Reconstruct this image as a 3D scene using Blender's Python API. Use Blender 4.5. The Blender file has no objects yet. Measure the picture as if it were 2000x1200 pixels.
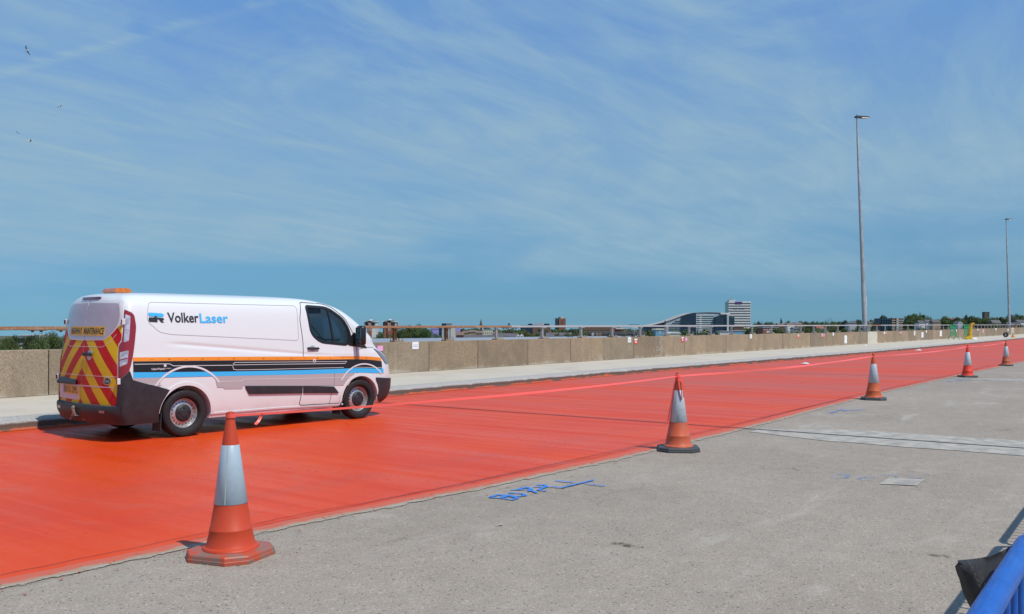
import bpy, bmesh, math, random
from mathutils import Vector, Matrix, noise as mnoise

# ------------------------------------------------------------------ camera, sky, sun, exposure
SC = bpy.context.scene
COL = SC.collection
FPX, HORY, CAMH = 1740.0, 636.0, 1.62          # focal length (px of a 2000 px wide frame), horizon row, eye height
THETA = math.atan(1265 / FPX)                   # the view is turned this far left of the road's direction (+X)
CT, ST = math.cos(THETA), math.sin(THETA)
cam_d = bpy.data.cameras.new('camera'); cam = bpy.data.objects.new('camera', cam_d); COL.objects.link(cam)
cam_d.sensor_width = 36.0; cam_d.lens = FPX / 2000 * 36.0
cam_d.shift_y = (HORY - 600) / 2000
cam_d.clip_start = 0.05; cam_d.clip_end = 20000
cam.location = (0, 0, CAMH); cam.rotation_euler = (math.radians(90), 0, THETA - math.radians(90))
SC.camera = cam

SUN_EL = math.radians(57.5)
SUN_TO = Vector((-0.03, -0.635, 1.0)).normalized()      # towards the sun: square across the road, behind the camera
world = bpy.data.worlds.new('World'); SC.world = world; world.use_nodes = True
def build_sky():
    nt = world.node_tree; nt.nodes.clear(); N = nt.nodes.new; L = nt.links.new
    out = N('ShaderNodeOutputWorld'); bg = N('ShaderNodeBackground'); L(bg.outputs[0], out.inputs[0])
    sky = N('ShaderNodeTexSky'); sky.sky_type = 'NISHITA'; sky.sun_disc = False
    sky.sun_elevation = SUN_EL; sky.sun_rotation = math.atan2(SUN_TO.x, SUN_TO.y)
    sky.air_density = 1.0; sky.dust_density = 0.3; sky.ozone_density = 2.5
    tc = N('ShaderNodeTexCoord'); nrm = N('ShaderNodeVectorMath'); nrm.operation = 'NORMALIZE'; L(tc.outputs['Generated'], nrm.inputs[0])
    sep = N('ShaderNodeSeparateXYZ'); L(nrm.outputs[0], sep.inputs[0])
    def math_(op, a, b=None, c=None, clamp=False):
        m = N('ShaderNodeMath'); m.operation = op; m.use_clamp = clamp
        for i, v in enumerate((a, b, c)):
            if v is None: continue
            if isinstance(v, (int, float)): m.inputs[i].default_value = v
            else: L(v, m.inputs[i])
        return m.outputs[0]
    # high thin cloud lies on a flat layer: direction / (elevation + a little)
    den = math_('ADD', math_('MAXIMUM', sep.outputs[2], 0.0), 0.12)
    px = math_('DIVIDE', sep.outputs[0], den); py = math_('DIVIDE', sep.outputs[1], den)
    comb = N('ShaderNodeCombineXYZ'); L(px, comb.inputs[0]); L(py, comb.inputs[1])
    def noise(scale, detail, rough, dist, rot, sc, off):
        mp = N('ShaderNodeMapping'); mp.inputs['Rotation'].default_value = (0, 0, rot); mp.inputs['Scale'].default_value = sc; mp.inputs['Location'].default_value = off
        L(comb.outputs[0], mp.inputs[0])
        n = N('ShaderNodeTexNoise'); n.inputs['Scale'].default_value = scale; n.inputs['Detail'].default_value = detail
        n.inputs['Roughness'].default_value = rough; n.inputs['Distortion'].default_value = dist
        L(mp.outputs[0], n.inputs[0]); return n.outputs[0]
    def ramp(v, a, b):
        r = N('ShaderNodeMapRange'); r.interpolation_type = 'SMOOTHSTEP'; r.inputs[1].default_value = a; r.inputs[2].default_value = b; L(v, r.inputs[0]); return r.outputs[0]
    big = ramp(noise(0.42, 3, 0.5, 0.5, 0.25, (1, 1.3, 1), (3.1, 1.7, 0)), 0.30, 0.62)
    wisp = ramp(noise(0.85, 10, 0.58, 2.2, -0.3, (0.95, 1.35, 1), (0.4, 5.2, 0)), 0.40, 0.66)
    fine = ramp(noise(1.9, 8, 0.62, 1.6, -0.2, (0.6, 2.2, 1), (7.0, 2.0, 0)), 0.34, 0.74)
    # broad thin veil, torn into wisps; it ends in a soft uneven edge above the horizon
    lowc = math_('ADD', sep.outputs[2], math_('MULTIPLY', math_('SUBTRACT', big, 0.5), 0.05))
    low = ramp(lowc, 0.035, 0.115)
    veil = ramp(sep.outputs[2], 0.36, 0.16)
    m = math_('ADD', math_('MULTIPLY', big, 0.24), math_('MULTIPLY', math_('MULTIPLY', wisp, 0.58), math_('SUBTRACT', 1.0, math_('MULTIPLY', veil, 0.62))))
    m = math_('ADD', m, math_('MULTIPLY', veil, 0.56))
    m = math_('ADD', m, math_('MULTIPLY', math_('SUBTRACT', fine, 0.5), 0.26))
    m = math_('MULTIPLY', m, math_('ADD', math_('MULTIPLY', low, 0.93), 0.07))
    # one old contrail: a great circle, broken up by the noise
    def ray(x, y): return Vector((CT + (x - 1000) / FPX * ST, ST - (x - 1000) / FPX * CT, -(y - HORY) / FPX)).normalized()
    for (p, q, wd, st) in (((0, 142), (520, 2), 0.0075, 0.42),):
        n = ray(*p).cross(ray(*q)).normalized()
        d = N('ShaderNodeVectorMath'); d.operation = 'DOT_PRODUCT'; L(nrm.outputs[0], d.inputs[0]); d.inputs[1].default_value = n
        a = math_('ABSOLUTE', math_('ADD', d.outputs['Value'], math_('MULTIPLY', math_('SUBTRACT', fine, 0.5), 0.006)))
        line = ramp(a, wd, 0.0)
        m = math_('ADD', m, math_('MULTIPLY', math_('MULTIPLY', line, math_('ADD', fine, 0.25)), st))
    m = math_('MULTIPLY', m, 0.92, clamp=True)
    # the sky model is too yellow and bright near the horizon for this clear sea-blue sky: correct it by elevation, the same all round
    cr = N('ShaderNodeValToRGB'); el = cr.color_ramp
    stops = [(0.0, (.265, .60, 1.1)), (.009, (.255, .59, 1.06)), (.032, (.24, .525, .93)), (.0665, (.30, .57, .86)), (.112, (.40, .68, .90)), (.157, (.46, .75, 1.0)), (.222, (.56, .88, 1.2)), (.285, (.70, 1.04, 1.38)), (.343, (.86, 1.22, 1.54))]
    while len(el.elements) < len(stops): el.elements.new(0.5)
    for e, (p_, c_) in zip(el.elements, stops): e.position = p_ / 0.4; e.color = (c_[0] / 2, c_[1] / 2, c_[2] / 2, 1)
    L(math_('DIVIDE', sep.outputs[2], 0.4, clamp=True), cr.inputs[0])
    t2 = N('ShaderNodeVectorMath'); t2.operation = 'MULTIPLY'; L(sky.outputs[0], t2.inputs[0]); L(cr.outputs[0], t2.inputs[1])
    t3 = N('ShaderNodeVectorMath'); t3.operation = 'SCALE'; L(t2.outputs[0], t3.inputs[0]); t3.inputs[3].default_value = 2.0
    # below the horizon repeat the horizon colour
    cz = N('ShaderNodeCombineXYZ'); L(sep.outputs[0], cz.inputs[0]); L(sep.outputs[1], cz.inputs[1]); L(math_('MAXIMUM', sep.outputs[2], 0.006), cz.inputs[2]); L(cz.outputs[0], sky.inputs[0])
    mix = N('ShaderNodeMix'); mix.data_type = 'RGBA'; L(m, mix.inputs[0]); L(t3.outputs[0], mix.inputs[6]); mix.inputs[7].default_value = CLOUD
    L(mix.outputs[2], bg.inputs[0]); bg.inputs[1].default_value = 0.1
CLOUD = (2.95, 4.65, 6.0, 1)
build_sky()
sun_d = bpy.data.lights.new('sun', 'SUN'); sun = bpy.data.objects.new('sun', sun_d); COL.objects.link(sun)
sun_d.energy = 3.9; sun_d.angle = math.radians(0.53); sun_d.color = (1.0, 0.955, 0.89)
sun.rotation_euler = SUN_TO.to_track_quat('Z', 'Y').to_euler()
SC.view_settings.view_transform = 'Standard'; SC.view_settings.look = 'None'
SC.view_settings.gamma = 1.0; SC.view_settings.exposure = 0.0; SC.view_settings.use_curve_mapping = False

# ------------------------------------------------------------------ helpers
def tag(o, label=None, cat=None, group=None, kind=None):
    if label: o['label'] = label
    if cat: o['category'] = cat
    if group: o['group'] = group
    if kind: o['kind'] = kind
    return o
def empty(name, loc=(0, 0, 0), rz=0.0, label=None, cat=None, group=None):
    o = bpy.data.objects.new(name, None); COL.objects.link(o); o.location = loc; o.rotation_euler = (0, 0, rz)
    o.empty_display_size = 0.2
    return tag(o, label, cat, group)
def mesh_obj(name, me, mat=None, parent=None):
    o = bpy.data.objects.new(name, me); COL.objects.link(o)
    if mat is not None and not me.materials:
        me.materials.append(mat)
    if parent is not None: o.parent = parent
    return o
def copy_tree(o, parent=None):
    c = o.copy(); COL.objects.link(c); c.parent = parent
    for ch in list(o.children): copy_tree(ch, c)
    return c

class MB:
    """collects shapes into one mesh"""
    def __init__(s): s.bm = bmesh.new(); s.mi = 0
    def _set(s, faces):
        for f in faces: f.material_index = s.mi
    def face(s, pts):
        f = s.bm.faces.new([s.bm.verts.new(p) for p in pts]); f.material_index = s.mi; return f
    def box(s, c, d, rz=0.0, bev=0.0, rx=0.0, ry=0.0):
        g = bmesh.ops.create_cube(s.bm, size=1.0)['verts']
        M = Matrix.Translation(c) @ Matrix.Rotation(rz, 4, 'Z') @ Matrix.Rotation(ry, 4, 'Y') @ Matrix.Rotation(rx, 4, 'X') @ Matrix.Diagonal((d[0], d[1], d[2], 1))
        bmesh.ops.transform(s.bm, matrix=M, verts=g)
        if bev > 0:
            es = list({e for v in g for e in v.link_edges})
            r = bmesh.ops.bevel(s.bm, geom=es, offset=bev, segments=2, profile=0.5, affect='EDGES')
            s._set(r['faces'])
            g = r['verts']
        s._set({f for v in g for f in v.link_faces}); return s
    def span(s, a, b, bev=0.0):
        return s.box([(a[i] + b[i]) / 2 for i in range(3)], [abs(b[i] - a[i]) for i in range(3)], bev=bev)
    def tube(s, pts, r, n=10, cap=True):
        pts = [Vector(p) for p in pts]; rs = r if isinstance(r, (list, tuple)) else [r] * len(pts)
        rings = []
        for i, p in enumerate(pts):
            d = (pts[min(i + 1, len(pts) - 1)] - pts[max(i - 1, 0)]).normalized()
            up = Vector((0, 0, 1)) if abs(d.z) < 0.95 else Vector((1, 0, 0))
            u = d.cross(up).normalized(); v = u.cross(d)
            rings.append([s.bm.verts.new(p + (u * math.cos(2 * math.pi * k / n) + v * math.sin(2 * math.pi * k / n)) * rs[i]) for k in range(n)])
        for a, b in zip(rings, rings[1:]):
            for k in range(n): s.bm.faces.new((a[k], a[(k + 1) % n], b[(k + 1) % n], b[k])).material_index = s.mi
        if cap:
            s.bm.faces.new(rings[0][::-1]).material_index = s.mi; s.bm.faces.new(rings[-1]).material_index = s.mi
        return s
    def lathe(s, prof, n=32, M=None, cap=True):
        """prof: (radius, height) about +Z"""
        M = M or Matrix(); rings = []
        for r, z in prof:
            rings.append([s.bm.verts.new(M @ Vector((r * math.cos(2 * math.pi * k / n), r * math.sin(2 * math.pi * k / n), z))) for k in range(n)])
        for a, b in zip(rings, rings[1:]):
            for k in range(n): s.bm.faces.new((a[k], a[(k + 1) % n], b[(k + 1) % n], b[k])).material_index = s.mi
        if cap:
            s.bm.faces.new(rings[0][::-1]).material_index = s.mi; s.bm.faces.new(rings[-1]).material_index = s.mi
        return s
    def prism(s, poly, ext, M=None):
        """poly in local XY extruded along Z by ext=(z0,z1)"""
        M = M or Matrix()
        a = [s.bm.verts.new(M @ Vector((x, y, ext[0]))) for x, y in poly]; b = [s.bm.verts.new(M @ Vector((x, y, ext[1]))) for x, y in poly]
        n = len(poly)
        for k in range(n): s.bm.faces.new((a[k], a[(k + 1) % n], b[(k + 1) % n], b[k])).material_index = s.mi
        s.bm.faces.new(a[::-1]).material_index = s.mi; s.bm.faces.new(b).material_index = s.mi
        return s
    def mesh(s, name, smooth=None, normals=True):
        if normals: bmesh.ops.recalc_face_normals(s.bm, faces=s.bm.faces[:])
        me = bpy.data.meshes.new(name); s.bm.to_mesh(me); s.bm.free()
        if smooth is not None:
            me.polygons.foreach_set('use_smooth', [True] * len(me.polygons))
            me.set_sharp_from_angle(angle=math.radians(smooth))
        return me
    def build(s, name, mat, parent=None, smooth=None, normals=True):
        me = s.mesh(name, smooth, normals)
        for m in (mat if isinstance(mat, (list, tuple)) else [mat]): me.materials.append(m)
        return mesh_obj(name, me, None, parent)

# ---- materials
def new_mat(name):
    m = bpy.data.materials.new(name); m.use_nodes = True
    nt = m.node_tree; b = nt.nodes['Principled BSDF']; return m, nt, b
def node_tools(nt):
    N = nt.nodes.new; L = nt.links.new
    class T: pass
    t = T(); t.N = N; t.L = L
    def noise(vec, scale, detail=4, rough=0.55, dist=0.0):
        n = N('ShaderNodeTexNoise'); n.inputs['Scale'].default_value = scale; n.inputs['Detail'].default_value = detail
        n.inputs['Roughness'].default_value = rough; n.inputs['Distortion'].default_value = dist; L(vec, n.inputs[0]); return n.outputs[0]
    def mapping(vec, sc=(1, 1, 1), loc=(0, 0, 0), rot=(0, 0, 0)):
        n = N('ShaderNodeMapping'); n.inputs['Scale'].default_value = sc; n.inputs['Location'].default_value = loc; n.inputs['Rotation'].default_value = rot; L(vec, n.inputs[0]); return n.outputs[0]
    def ramp(v, a, b, lo=0.0, hi=1.0, smooth=True):
        n = N('ShaderNodeMapRange'); n.interpolation_type = 'SMOOTHSTEP' if smooth else 'LINEAR'
        for i, x in ((1, a), (2, b), (3, lo), (4, hi)): n.inputs[i].default_value = x
        L(v, n.inputs[0]); return n.outputs[0]
    def mix(f, a, b, blend='MIX'):
        n = N('ShaderNodeMix'); n.data_type = 'RGBA'; n.blend_type = blend
        if isinstance(f, (int, float)): n.inputs[0].default_value = f
        else: L(f, n.inputs[0])
        for i, x in ((6, a), (7, b)):
            if isinstance(x, tuple): n.inputs[i].default_value = (*x[:3], 1)
            else: L(x, n.inputs[i])
        return n.outputs[2]
    def mth(op, a, b=None, c=None):
        n = N('ShaderNodeMath'); n.operation = op
        for i, x in enumerate((a, b, c)):
            if x is None: continue
            if isinstance(x, (int, float)): n.inputs[i].default_value = x
            else: L(x, n.inputs[i])
        return n.outputs[0]
    def bump(h, strength, dist, bsdf):
        n = N('ShaderNodeBump'); n.inputs['Strength'].default_value = strength; n.inputs['Distance'].default_value = dist; L(h, n.inputs['Height']); L(n.outputs[0], bsdf.inputs['Normal'])
    def coords():
        return N('ShaderNodeTexCoord').outputs['Object']
    def world_pos():
        return N('ShaderNodeNewGeometry').outputs['Position']
    t.noise, t.mapping, t.ramp, t.mix, t.mth, t.bump, t.coords, t.world_pos = noise, mapping, ramp, mix, mth, bump, coords, world_pos
    return t
def simple(name, col, rough=0.5, metal=0.0, var=0.0, scale=6.0, coat=0.0, bump=0.0, bscale=None, spec=0.5, wpos=False):
    m, nt, b = new_mat(name); t = node_tools(nt)
    b.inputs['Roughness'].default_value = rough; b.inputs['Metallic'].default_value = metal; b.inputs['Specular IOR Level'].default_value = spec
    b.inputs['Coat Weight'].default_value = coat; b.inputs['Coat Roughness'].default_value = 0.06
    if var > 0 or bump > 0:
        co = t.world_pos() if wpos else t.coords()
        n = t.noise(co, scale, 5, 0.6)
        if var > 0:
            dk = tuple(c * (1 - var) for c in col); lt = tuple(min(1, c * (1 + var)) for c in col)
            t.L(t.mix(t.ramp(n, 0.3, 0.7), dk, lt), b.inputs['Base Color'])
            t.L(t.ramp(n, 0.3, 0.7, rough * 0.85, min(1, rough * 1.15)), b.inputs['Roughness'])
        else: b.inputs['Base Color'].default_value = (*col, 1)
        if bump > 0: t.bump(t.noise(co, bscale or scale * 4, 3), bump, 0.01, b)
    else: b.inputs['Base Color'].default_value = (*col, 1)
    return m
def at(px, D, z=0.0):
    a = (px - 1000) / FPX
    return Vector((D * (CT + a * ST), D * (ST - a * CT), z))
def zpx(py, D): return CAMH - (py - HORY) * D / FPX
FACE = math.atan2(-CT, ST)      # rotation whose local x runs to the right across the view
def pl(tab, v):
    if v <= tab[0][0]: return tab[0][1]
    for (a, b), (c, d) in zip(tab, tab[1:]):
        if v <= c: return b + (d - b) * (v - a) / (c - a)
    return tab[-1][1]
def sstep(a, b, v):
    t = max(0.0, min(1.0, (v - a) / (b - a))); return t * t * (3 - 2 * t)

# ------------------------------------------------------------------ terrain, deck, road, pavement, kerb
def terrain_z(X, Y):
    D = X * CT + Y * ST
    z = -13.0
    if D > 1:
        px = 1000 + FPX * (X * ST - Y * CT) / D
        z += 15.0 * sstep(1420, 1800, px) * sstep(350, 1050, D)
        z += 6.0 * sstep(300, -150, px) * sstep(150, 700, D)
    return z
def build_terrain():
    m, nt, b = new_mat('grassland'); t = node_tools(nt); p = t.world_pos()
    n = t.noise(p, 0.012, 5); n2 = t.noise(p, 0.15, 5)
    c = t.mix(t.ramp(n, 0.4, 0.62), (0.06, 0.085, 0.03), (0.12, 0.11, 0.075)); c = t.mix(t.ramp(n2, 0.3, 0.7, 0, 0.5), c, (0.04, 0.06, 0.025))
    t.L(c, b.inputs['Base Color']); b.inputs['Roughness'].default_value = 0.95
    bm = bmesh.new(); na = 120
    radii = [0, 40, 90, 150, 220, 300, 380, 460, 550, 650, 760, 880, 1000, 1150, 1350, 1700, 2400, 4000, 9000]
    rings = []
    for r in radii:
        if r == 0: rings.append([bm.verts.new((0, 0, -13))]); continue
        ring = []
        for k in range(na):
            a = 2 * math.pi * k / na; X, Y = r * math.cos(a), r * math.sin(a)
            ring.append(bm.verts.new((X, Y, terrain_z(X, Y) + (mnoise.noise(Vector((X, Y, 0)) * 0.004) * 1.2 if r > 100 else 0) - 0.0135 * max(0, r - 1050))))
        rings.append(ring)
    for k in range(na): bm.faces.new((rings[0][0], rings[1][k], rings[1][(k + 1) % na]))
    for a, c in zip(rings[1:], rings[2:]):
        for k in range(na): bm.faces.new((a[k], c[k], c[(k + 1) % na], a[(k + 1) % na]))
    me = bpy.data.meshes.new('ground'); bm.to_mesh(me); bm.free()
    tag(mesh_obj('ground', me, m), kind='structure')
build_terrain()

KERB = [(-60, 14.2), (28, 14.25), (40, 13.85), (55, 13.35), (90, 13.2), (260, 13.2)]     # kerb face, Y over X
EDGE = [(-60, 6.1), (2.6, 5.86), (4.5, 5.78), (6.8, 5.56), (9.3, 5.40), (13.4, 5.36), (22, 5.5), (31.3, 5.36), (46.2, 4.96), (260, 4.6)]  # red coating edge
WALL_Y = 18.15
def wob(x, s, seed=0.0): return mnoise.noise(Vector((x * s, seed, 3.7)))
def strip(name, xs, y0, y1, z, mat, kind='structure', parent=None):
    bm = bmesh.new(); rows = [(bm.verts.new((x, y0(x), z)), bm.verts.new((x, y1(x), z))) for x in xs]
    for a, b in zip(rows, rows[1:]): bm.faces.new((a[0], b[0], b[1], a[1]))
    bmesh.ops.recalc_face_normals(bm, faces=bm.faces[:])
    for f in bm.faces:
        if f.normal.z < 0: f.normal_flip()
    me = bpy.data.meshes.new(name); bm.to_mesh(me); bm.free()
    o = mesh_obj(name, me, mat, parent)
    if kind: o['kind'] = kind
    return o
def frange(a, b, s):
    n = max(1, int(round((b - a) / s))); return [a + (b - a) * i / n for i in range(n + 1)]

def mat_concrete_road():
    m, nt, b = new_mat('worn_concrete_road'); t = node_tools(nt); p = t.world_pos()
    grain = t.noise(p, 95, 3, 0.75); grain2 = t.noise(p, 34, 3, 0.6)
    v = t.N('ShaderNodeTexVoronoi'); v.inputs['Scale'].default_value = 80; t.L(p, v.inputs['Vector'])
    big = t.noise(p, 0.33, 5, 0.6, 0.4); streak = t.noise(t.mapping(p, (0.16, 2.6, 1)), 1.0, 6, 0.65, 0.3)
    scr = t.noise(t.mapping(p, (0.5, 9, 1), rot=(0, 0, 0.12)), 1.4, 5, 0.6)
    c = t.mix(t.ramp(grain, 0.28, 0.72), (0.185, 0.154, 0.120), (0.415, 0.363, 0.298))
    c = t.mix(t.ramp(grain2, 0.35, 0.7, 0, 0.55), c, (0.285, 0.235, 0.18))
    rgb = t.N('ShaderNodeSeparateColor'); t.L(v.outputs['Color'], rgb.inputs[0])
    c = t.mix(t.ramp(rgb.outputs[0], 0.90, 0.95, 0, 0.7), c, (0.42, 0.38, 0.325))
    c = t.mix(t.ramp(rgb.outputs[1], 0.955, 0.985, 0, 0.8), c, (0.075, 0.07, 0.066))
    c = t.mix(t.ramp(big, 0.35, 0.68, 0, 0.5), c, t.mix(1.0, c, (0.74, 0.725, 0.71), 'MULTIPLY'))
    c = t.mix(t.ramp(streak, 0.52, 0.78, 0, 0.30), c, (0.38, 0.35, 0.31))
    c = t.mix(t.ramp(scr, 0.70, 0.80, 0, 0.25), c, (0.46, 0.43, 0.385))
    dust = t.noise(t.mapping(p, (0.5, 1.2, 1), (4, 9, 0)), 0.8, 7, 0.65, 1.2); c = t.mix(t.ramp(dust, 0.55, 0.72, 0, 0.38), c, (0.45, 0.42, 0.365))
    vc = t.N('ShaderNodeTexVoronoi'); vc.feature = 'DISTANCE_TO_EDGE'; vc.inputs['Scale'].default_value = 0.42; wv = t.N('ShaderNodeVectorMath'); wv.operation = 'ADD'; wn_ = t.N('ShaderNodeTexNoise'); wn_.inputs['Scale'].default_value = 1.8; wn_.inputs['Detail'].default_value = 6; t.L(p, wn_.inputs[0]); t.L(p, wv.inputs[0]); t.L(wn_.outputs['Color'], wv.inputs[1]); t.L(wv.outputs[0], vc.inputs['Vector'])
    c = t.mix(t.mth('MULTIPLY', t.ramp(vc.outputs['Distance'], 0.006, 0.0), t.ramp(big, 0.45, 0.6, 0, 0.55)), c, (0.10, 0.085, 0.07))
    mid_ = t.noise(p, 4.5, 6, 0.7, 0.3); c = t.mix(t.ramp(mid_, 0.36, 0.70, 0, 0.42), c, t.mix(1.0, c, (1.28, 1.27, 1.25), 'MULTIPLY'))
    spot = t.noise(p, 2.2, 4, 0.6); c = t.mix(t.ramp(spot, 0.70, 0.80, 0, 0.5), c, (0.12, 0.10, 0.085))
    t.L(c, b.inputs['Base Color']); b.inputs['Roughness'].default_value = 0.85
    h = t.mth('ADD', t.mth('MULTIPLY', grain, 1.0), t.mth('MULTIPLY', grain2, 0.8)); t.bump(h, 0.40, 0.007, b)
    return m
def mat_red_coating():
    m, nt, b = new_mat('red_waterproof_coating'); t = node_tools(nt); p = t.world_pos()
    roll = t.noise(t.mapping(p, (2.6, 0.16, 1)), 1.2, 6, 0.6, 0.5); along = t.noise(t.mapping(p, (0.12, 1.7, 1)), 1.0, 5, 0.6, 0.3)
    big = t.noise(p, 0.5, 5, 0.6, 0.6); grain = t.noise(p, 70, 3, 0.7); fine = t.noise(p, 14, 4, 0.6)
    sx = t.N('ShaderNodeSeparateXYZ'); t.L(p, sx.inputs[0])
    lap = t.noise(t.mapping(p, (0.9, 0.05, 1), (3, 1, 0)), 1.0, 4, 0.65, 0.25)            # overlapping roller passes across the deck
    faraway = t.ramp(t.mth('ADD', sx.outputs[0], t.mth('MULTIPLY', t.mth('SUBTRACT', big, 0.5), 9.0)), 9.0, 26.0)      # coat colour turns duller and pinker, and rougher, farther along the road
    c = t.mix(t.ramp(roll, 0.36, 0.66), (0.68, 0.058, 0.005), (0.60, 0.050, 0.012))
    c = t.mix(t.ramp(along, 0.42, 0.7, 0, 0.55), c, (0.55, 0.056, 0.022))
    c = t.mix(t.ramp(big, 0.42, 0.66, 0, 0.6), c, (0.70, 0.070, 0.004))
    c = t.mix(t.mth('MULTIPLY', faraway, t.ramp(lap, 0.36, 0.62, 0.25, 0.95)), c, (0.46, 0.105, 0.082))
    c = t.mix(t.mth('MULTIPLY', faraway, t.ramp(roll, 0.50, 0.70, 0, 0.5)), c, (0.40, 0.12, 0.105))
    dust = t.noise(t.mapping(p, (0.7, 0.35, 1), (9, 2, 0)), 1.6, 7, 0.7, 0.8); c = t.mix(t.ramp(dust, 0.54, 0.74, 0, 0.34), c, (0.50, 0.16, 0.11))
    tyre = t.noise(t.mapping(p, (0.10, 3.2, 1), (2, 5, 0)), 1.3, 5, 0.6, 0.2); c = t.mix(t.ramp(tyre, 0.60, 0.74, 0, 0.35), c, (0.34, 0.045, 0.028))
    c = t.mix(t.ramp(grain, 0.55, 0.8, 0, 0.45), c, (0.74, 0.15, 0.05)); c = t.mix(t.ramp(grain, 0.40, 0.22, 0, 0.45), c, (0.36, 0.035, 0.015)); c = t.mix(t.ramp(fine, 0.66, 0.76, 0, 0.35), c, (0.40, 0.05, 0.035))
    t.L(c, b.inputs['Base Color'])
    t.L(t.mth('ADD', t.ramp(t.mth('ADD', roll, t.mth('MULTIPLY', fine, 0.4)), 0.5, 0.9, 0.27, 0.5), t.mth('MULTIPLY', faraway, 0.2)), b.inputs['Roughness'])
    b.inputs['Specular IOR Level'].default_value = 0.15
    h = t.mth('ADD', t.mth('MULTIPLY', grain, 0.7), t.mth('MULTIPLY', fine, 0.6)); t.bump(h, 0.55, 0.008, b)
    return m
def mat_pavement():
    m, nt, b = new_mat('pale_concrete'); t = node_tools(nt); p = t.world_pos()
    brush = t.noise(t.mapping(p, (14, 0.6, 1)), 3, 4, 0.6); big = t.noise(p, 0.6, 5, 0.6, 0.4); fine = t.noise(p, 60, 3, 0.6)
    c = t.mix(t.ramp(brush, 0.3, 0.7), (0.47, 0.42, 0.335), (0.54, 0.49, 0.395)); c = t.mix(t.ramp(big, 0.4, 0.7, 0, 0.45), c, (0.38, 0.335, 0.27))
    c = t.mix(t.ramp(fine, 0.6, 0.8, 0, 0.3), c, (0.28, 0.26, 0.23))
    t.L(c, b.inputs['Base Color']); b.inputs['Roughness'].default_value = 0.9; t.bump(t.mth('ADD', brush, fine), 0.25, 0.006, b)
    return m
def mat_kerb():
    m, nt, b = new_mat('kerb_concrete'); t = node_tools(nt); p = t.world_pos()
    s = t.N('ShaderNodeSeparateXYZ'); t.L(p, s.inputs[0])
    n = t.noise(p, 2.2, 6, 0.65); f = t.noise(p, 26, 4, 0.6); r = t.noise(t.mapping(p, (1.3, 1, 1)), 1.1, 6, 0.7)
    c = t.mix(t.ramp(f, 0.3, 0.7), (0.27, 0.26, 0.245), (0.40, 0.385, 0.355)); c = t.mix(t.ramp(n, 0.55, 0.75, 0, 0.6), c, (0.46, 0.445, 0.42))
    # tyre rubber and road dirt on the lower face, red coating splashed along the foot
    d = t.mth('ADD', s.outputs[2], t.mth('MULTIPLY', t.mth('SUBTRACT', n, 0.5), 0.09))
    c = t.mix(t.ramp(d, 0.135, 0.10), c, (0.105, 0.068, 0.052))
    e = t.mth('ADD', s.outputs[2], t.mth('MULTIPLY', t.mth('SUBTRACT', 0.55, r), 0.30))
    c = t.mix(t.ramp(e, 0.055, 0.03), c, (0.42, 0.085, 0.035))
    t.L(c, b.inputs['Base Color']); b.inputs['Roughness'].default_value = 0.85; t.bump(t.mth('ADD', f, n), 0.5, 0.012, b)
    return m
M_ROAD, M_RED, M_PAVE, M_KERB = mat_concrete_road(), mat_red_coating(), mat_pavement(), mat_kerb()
M_SEAL = simple('joint_seal_rubber', (0.022, 0.021, 0.022), 0.7, var=0.3, scale=20, wpos=True)
M_NOSE = simple('pale_nosing_concrete', (0.355, 0.33, 0.285), 0.85, var=0.22, scale=5, bump=0.3, bscale=50, wpos=True)

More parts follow.
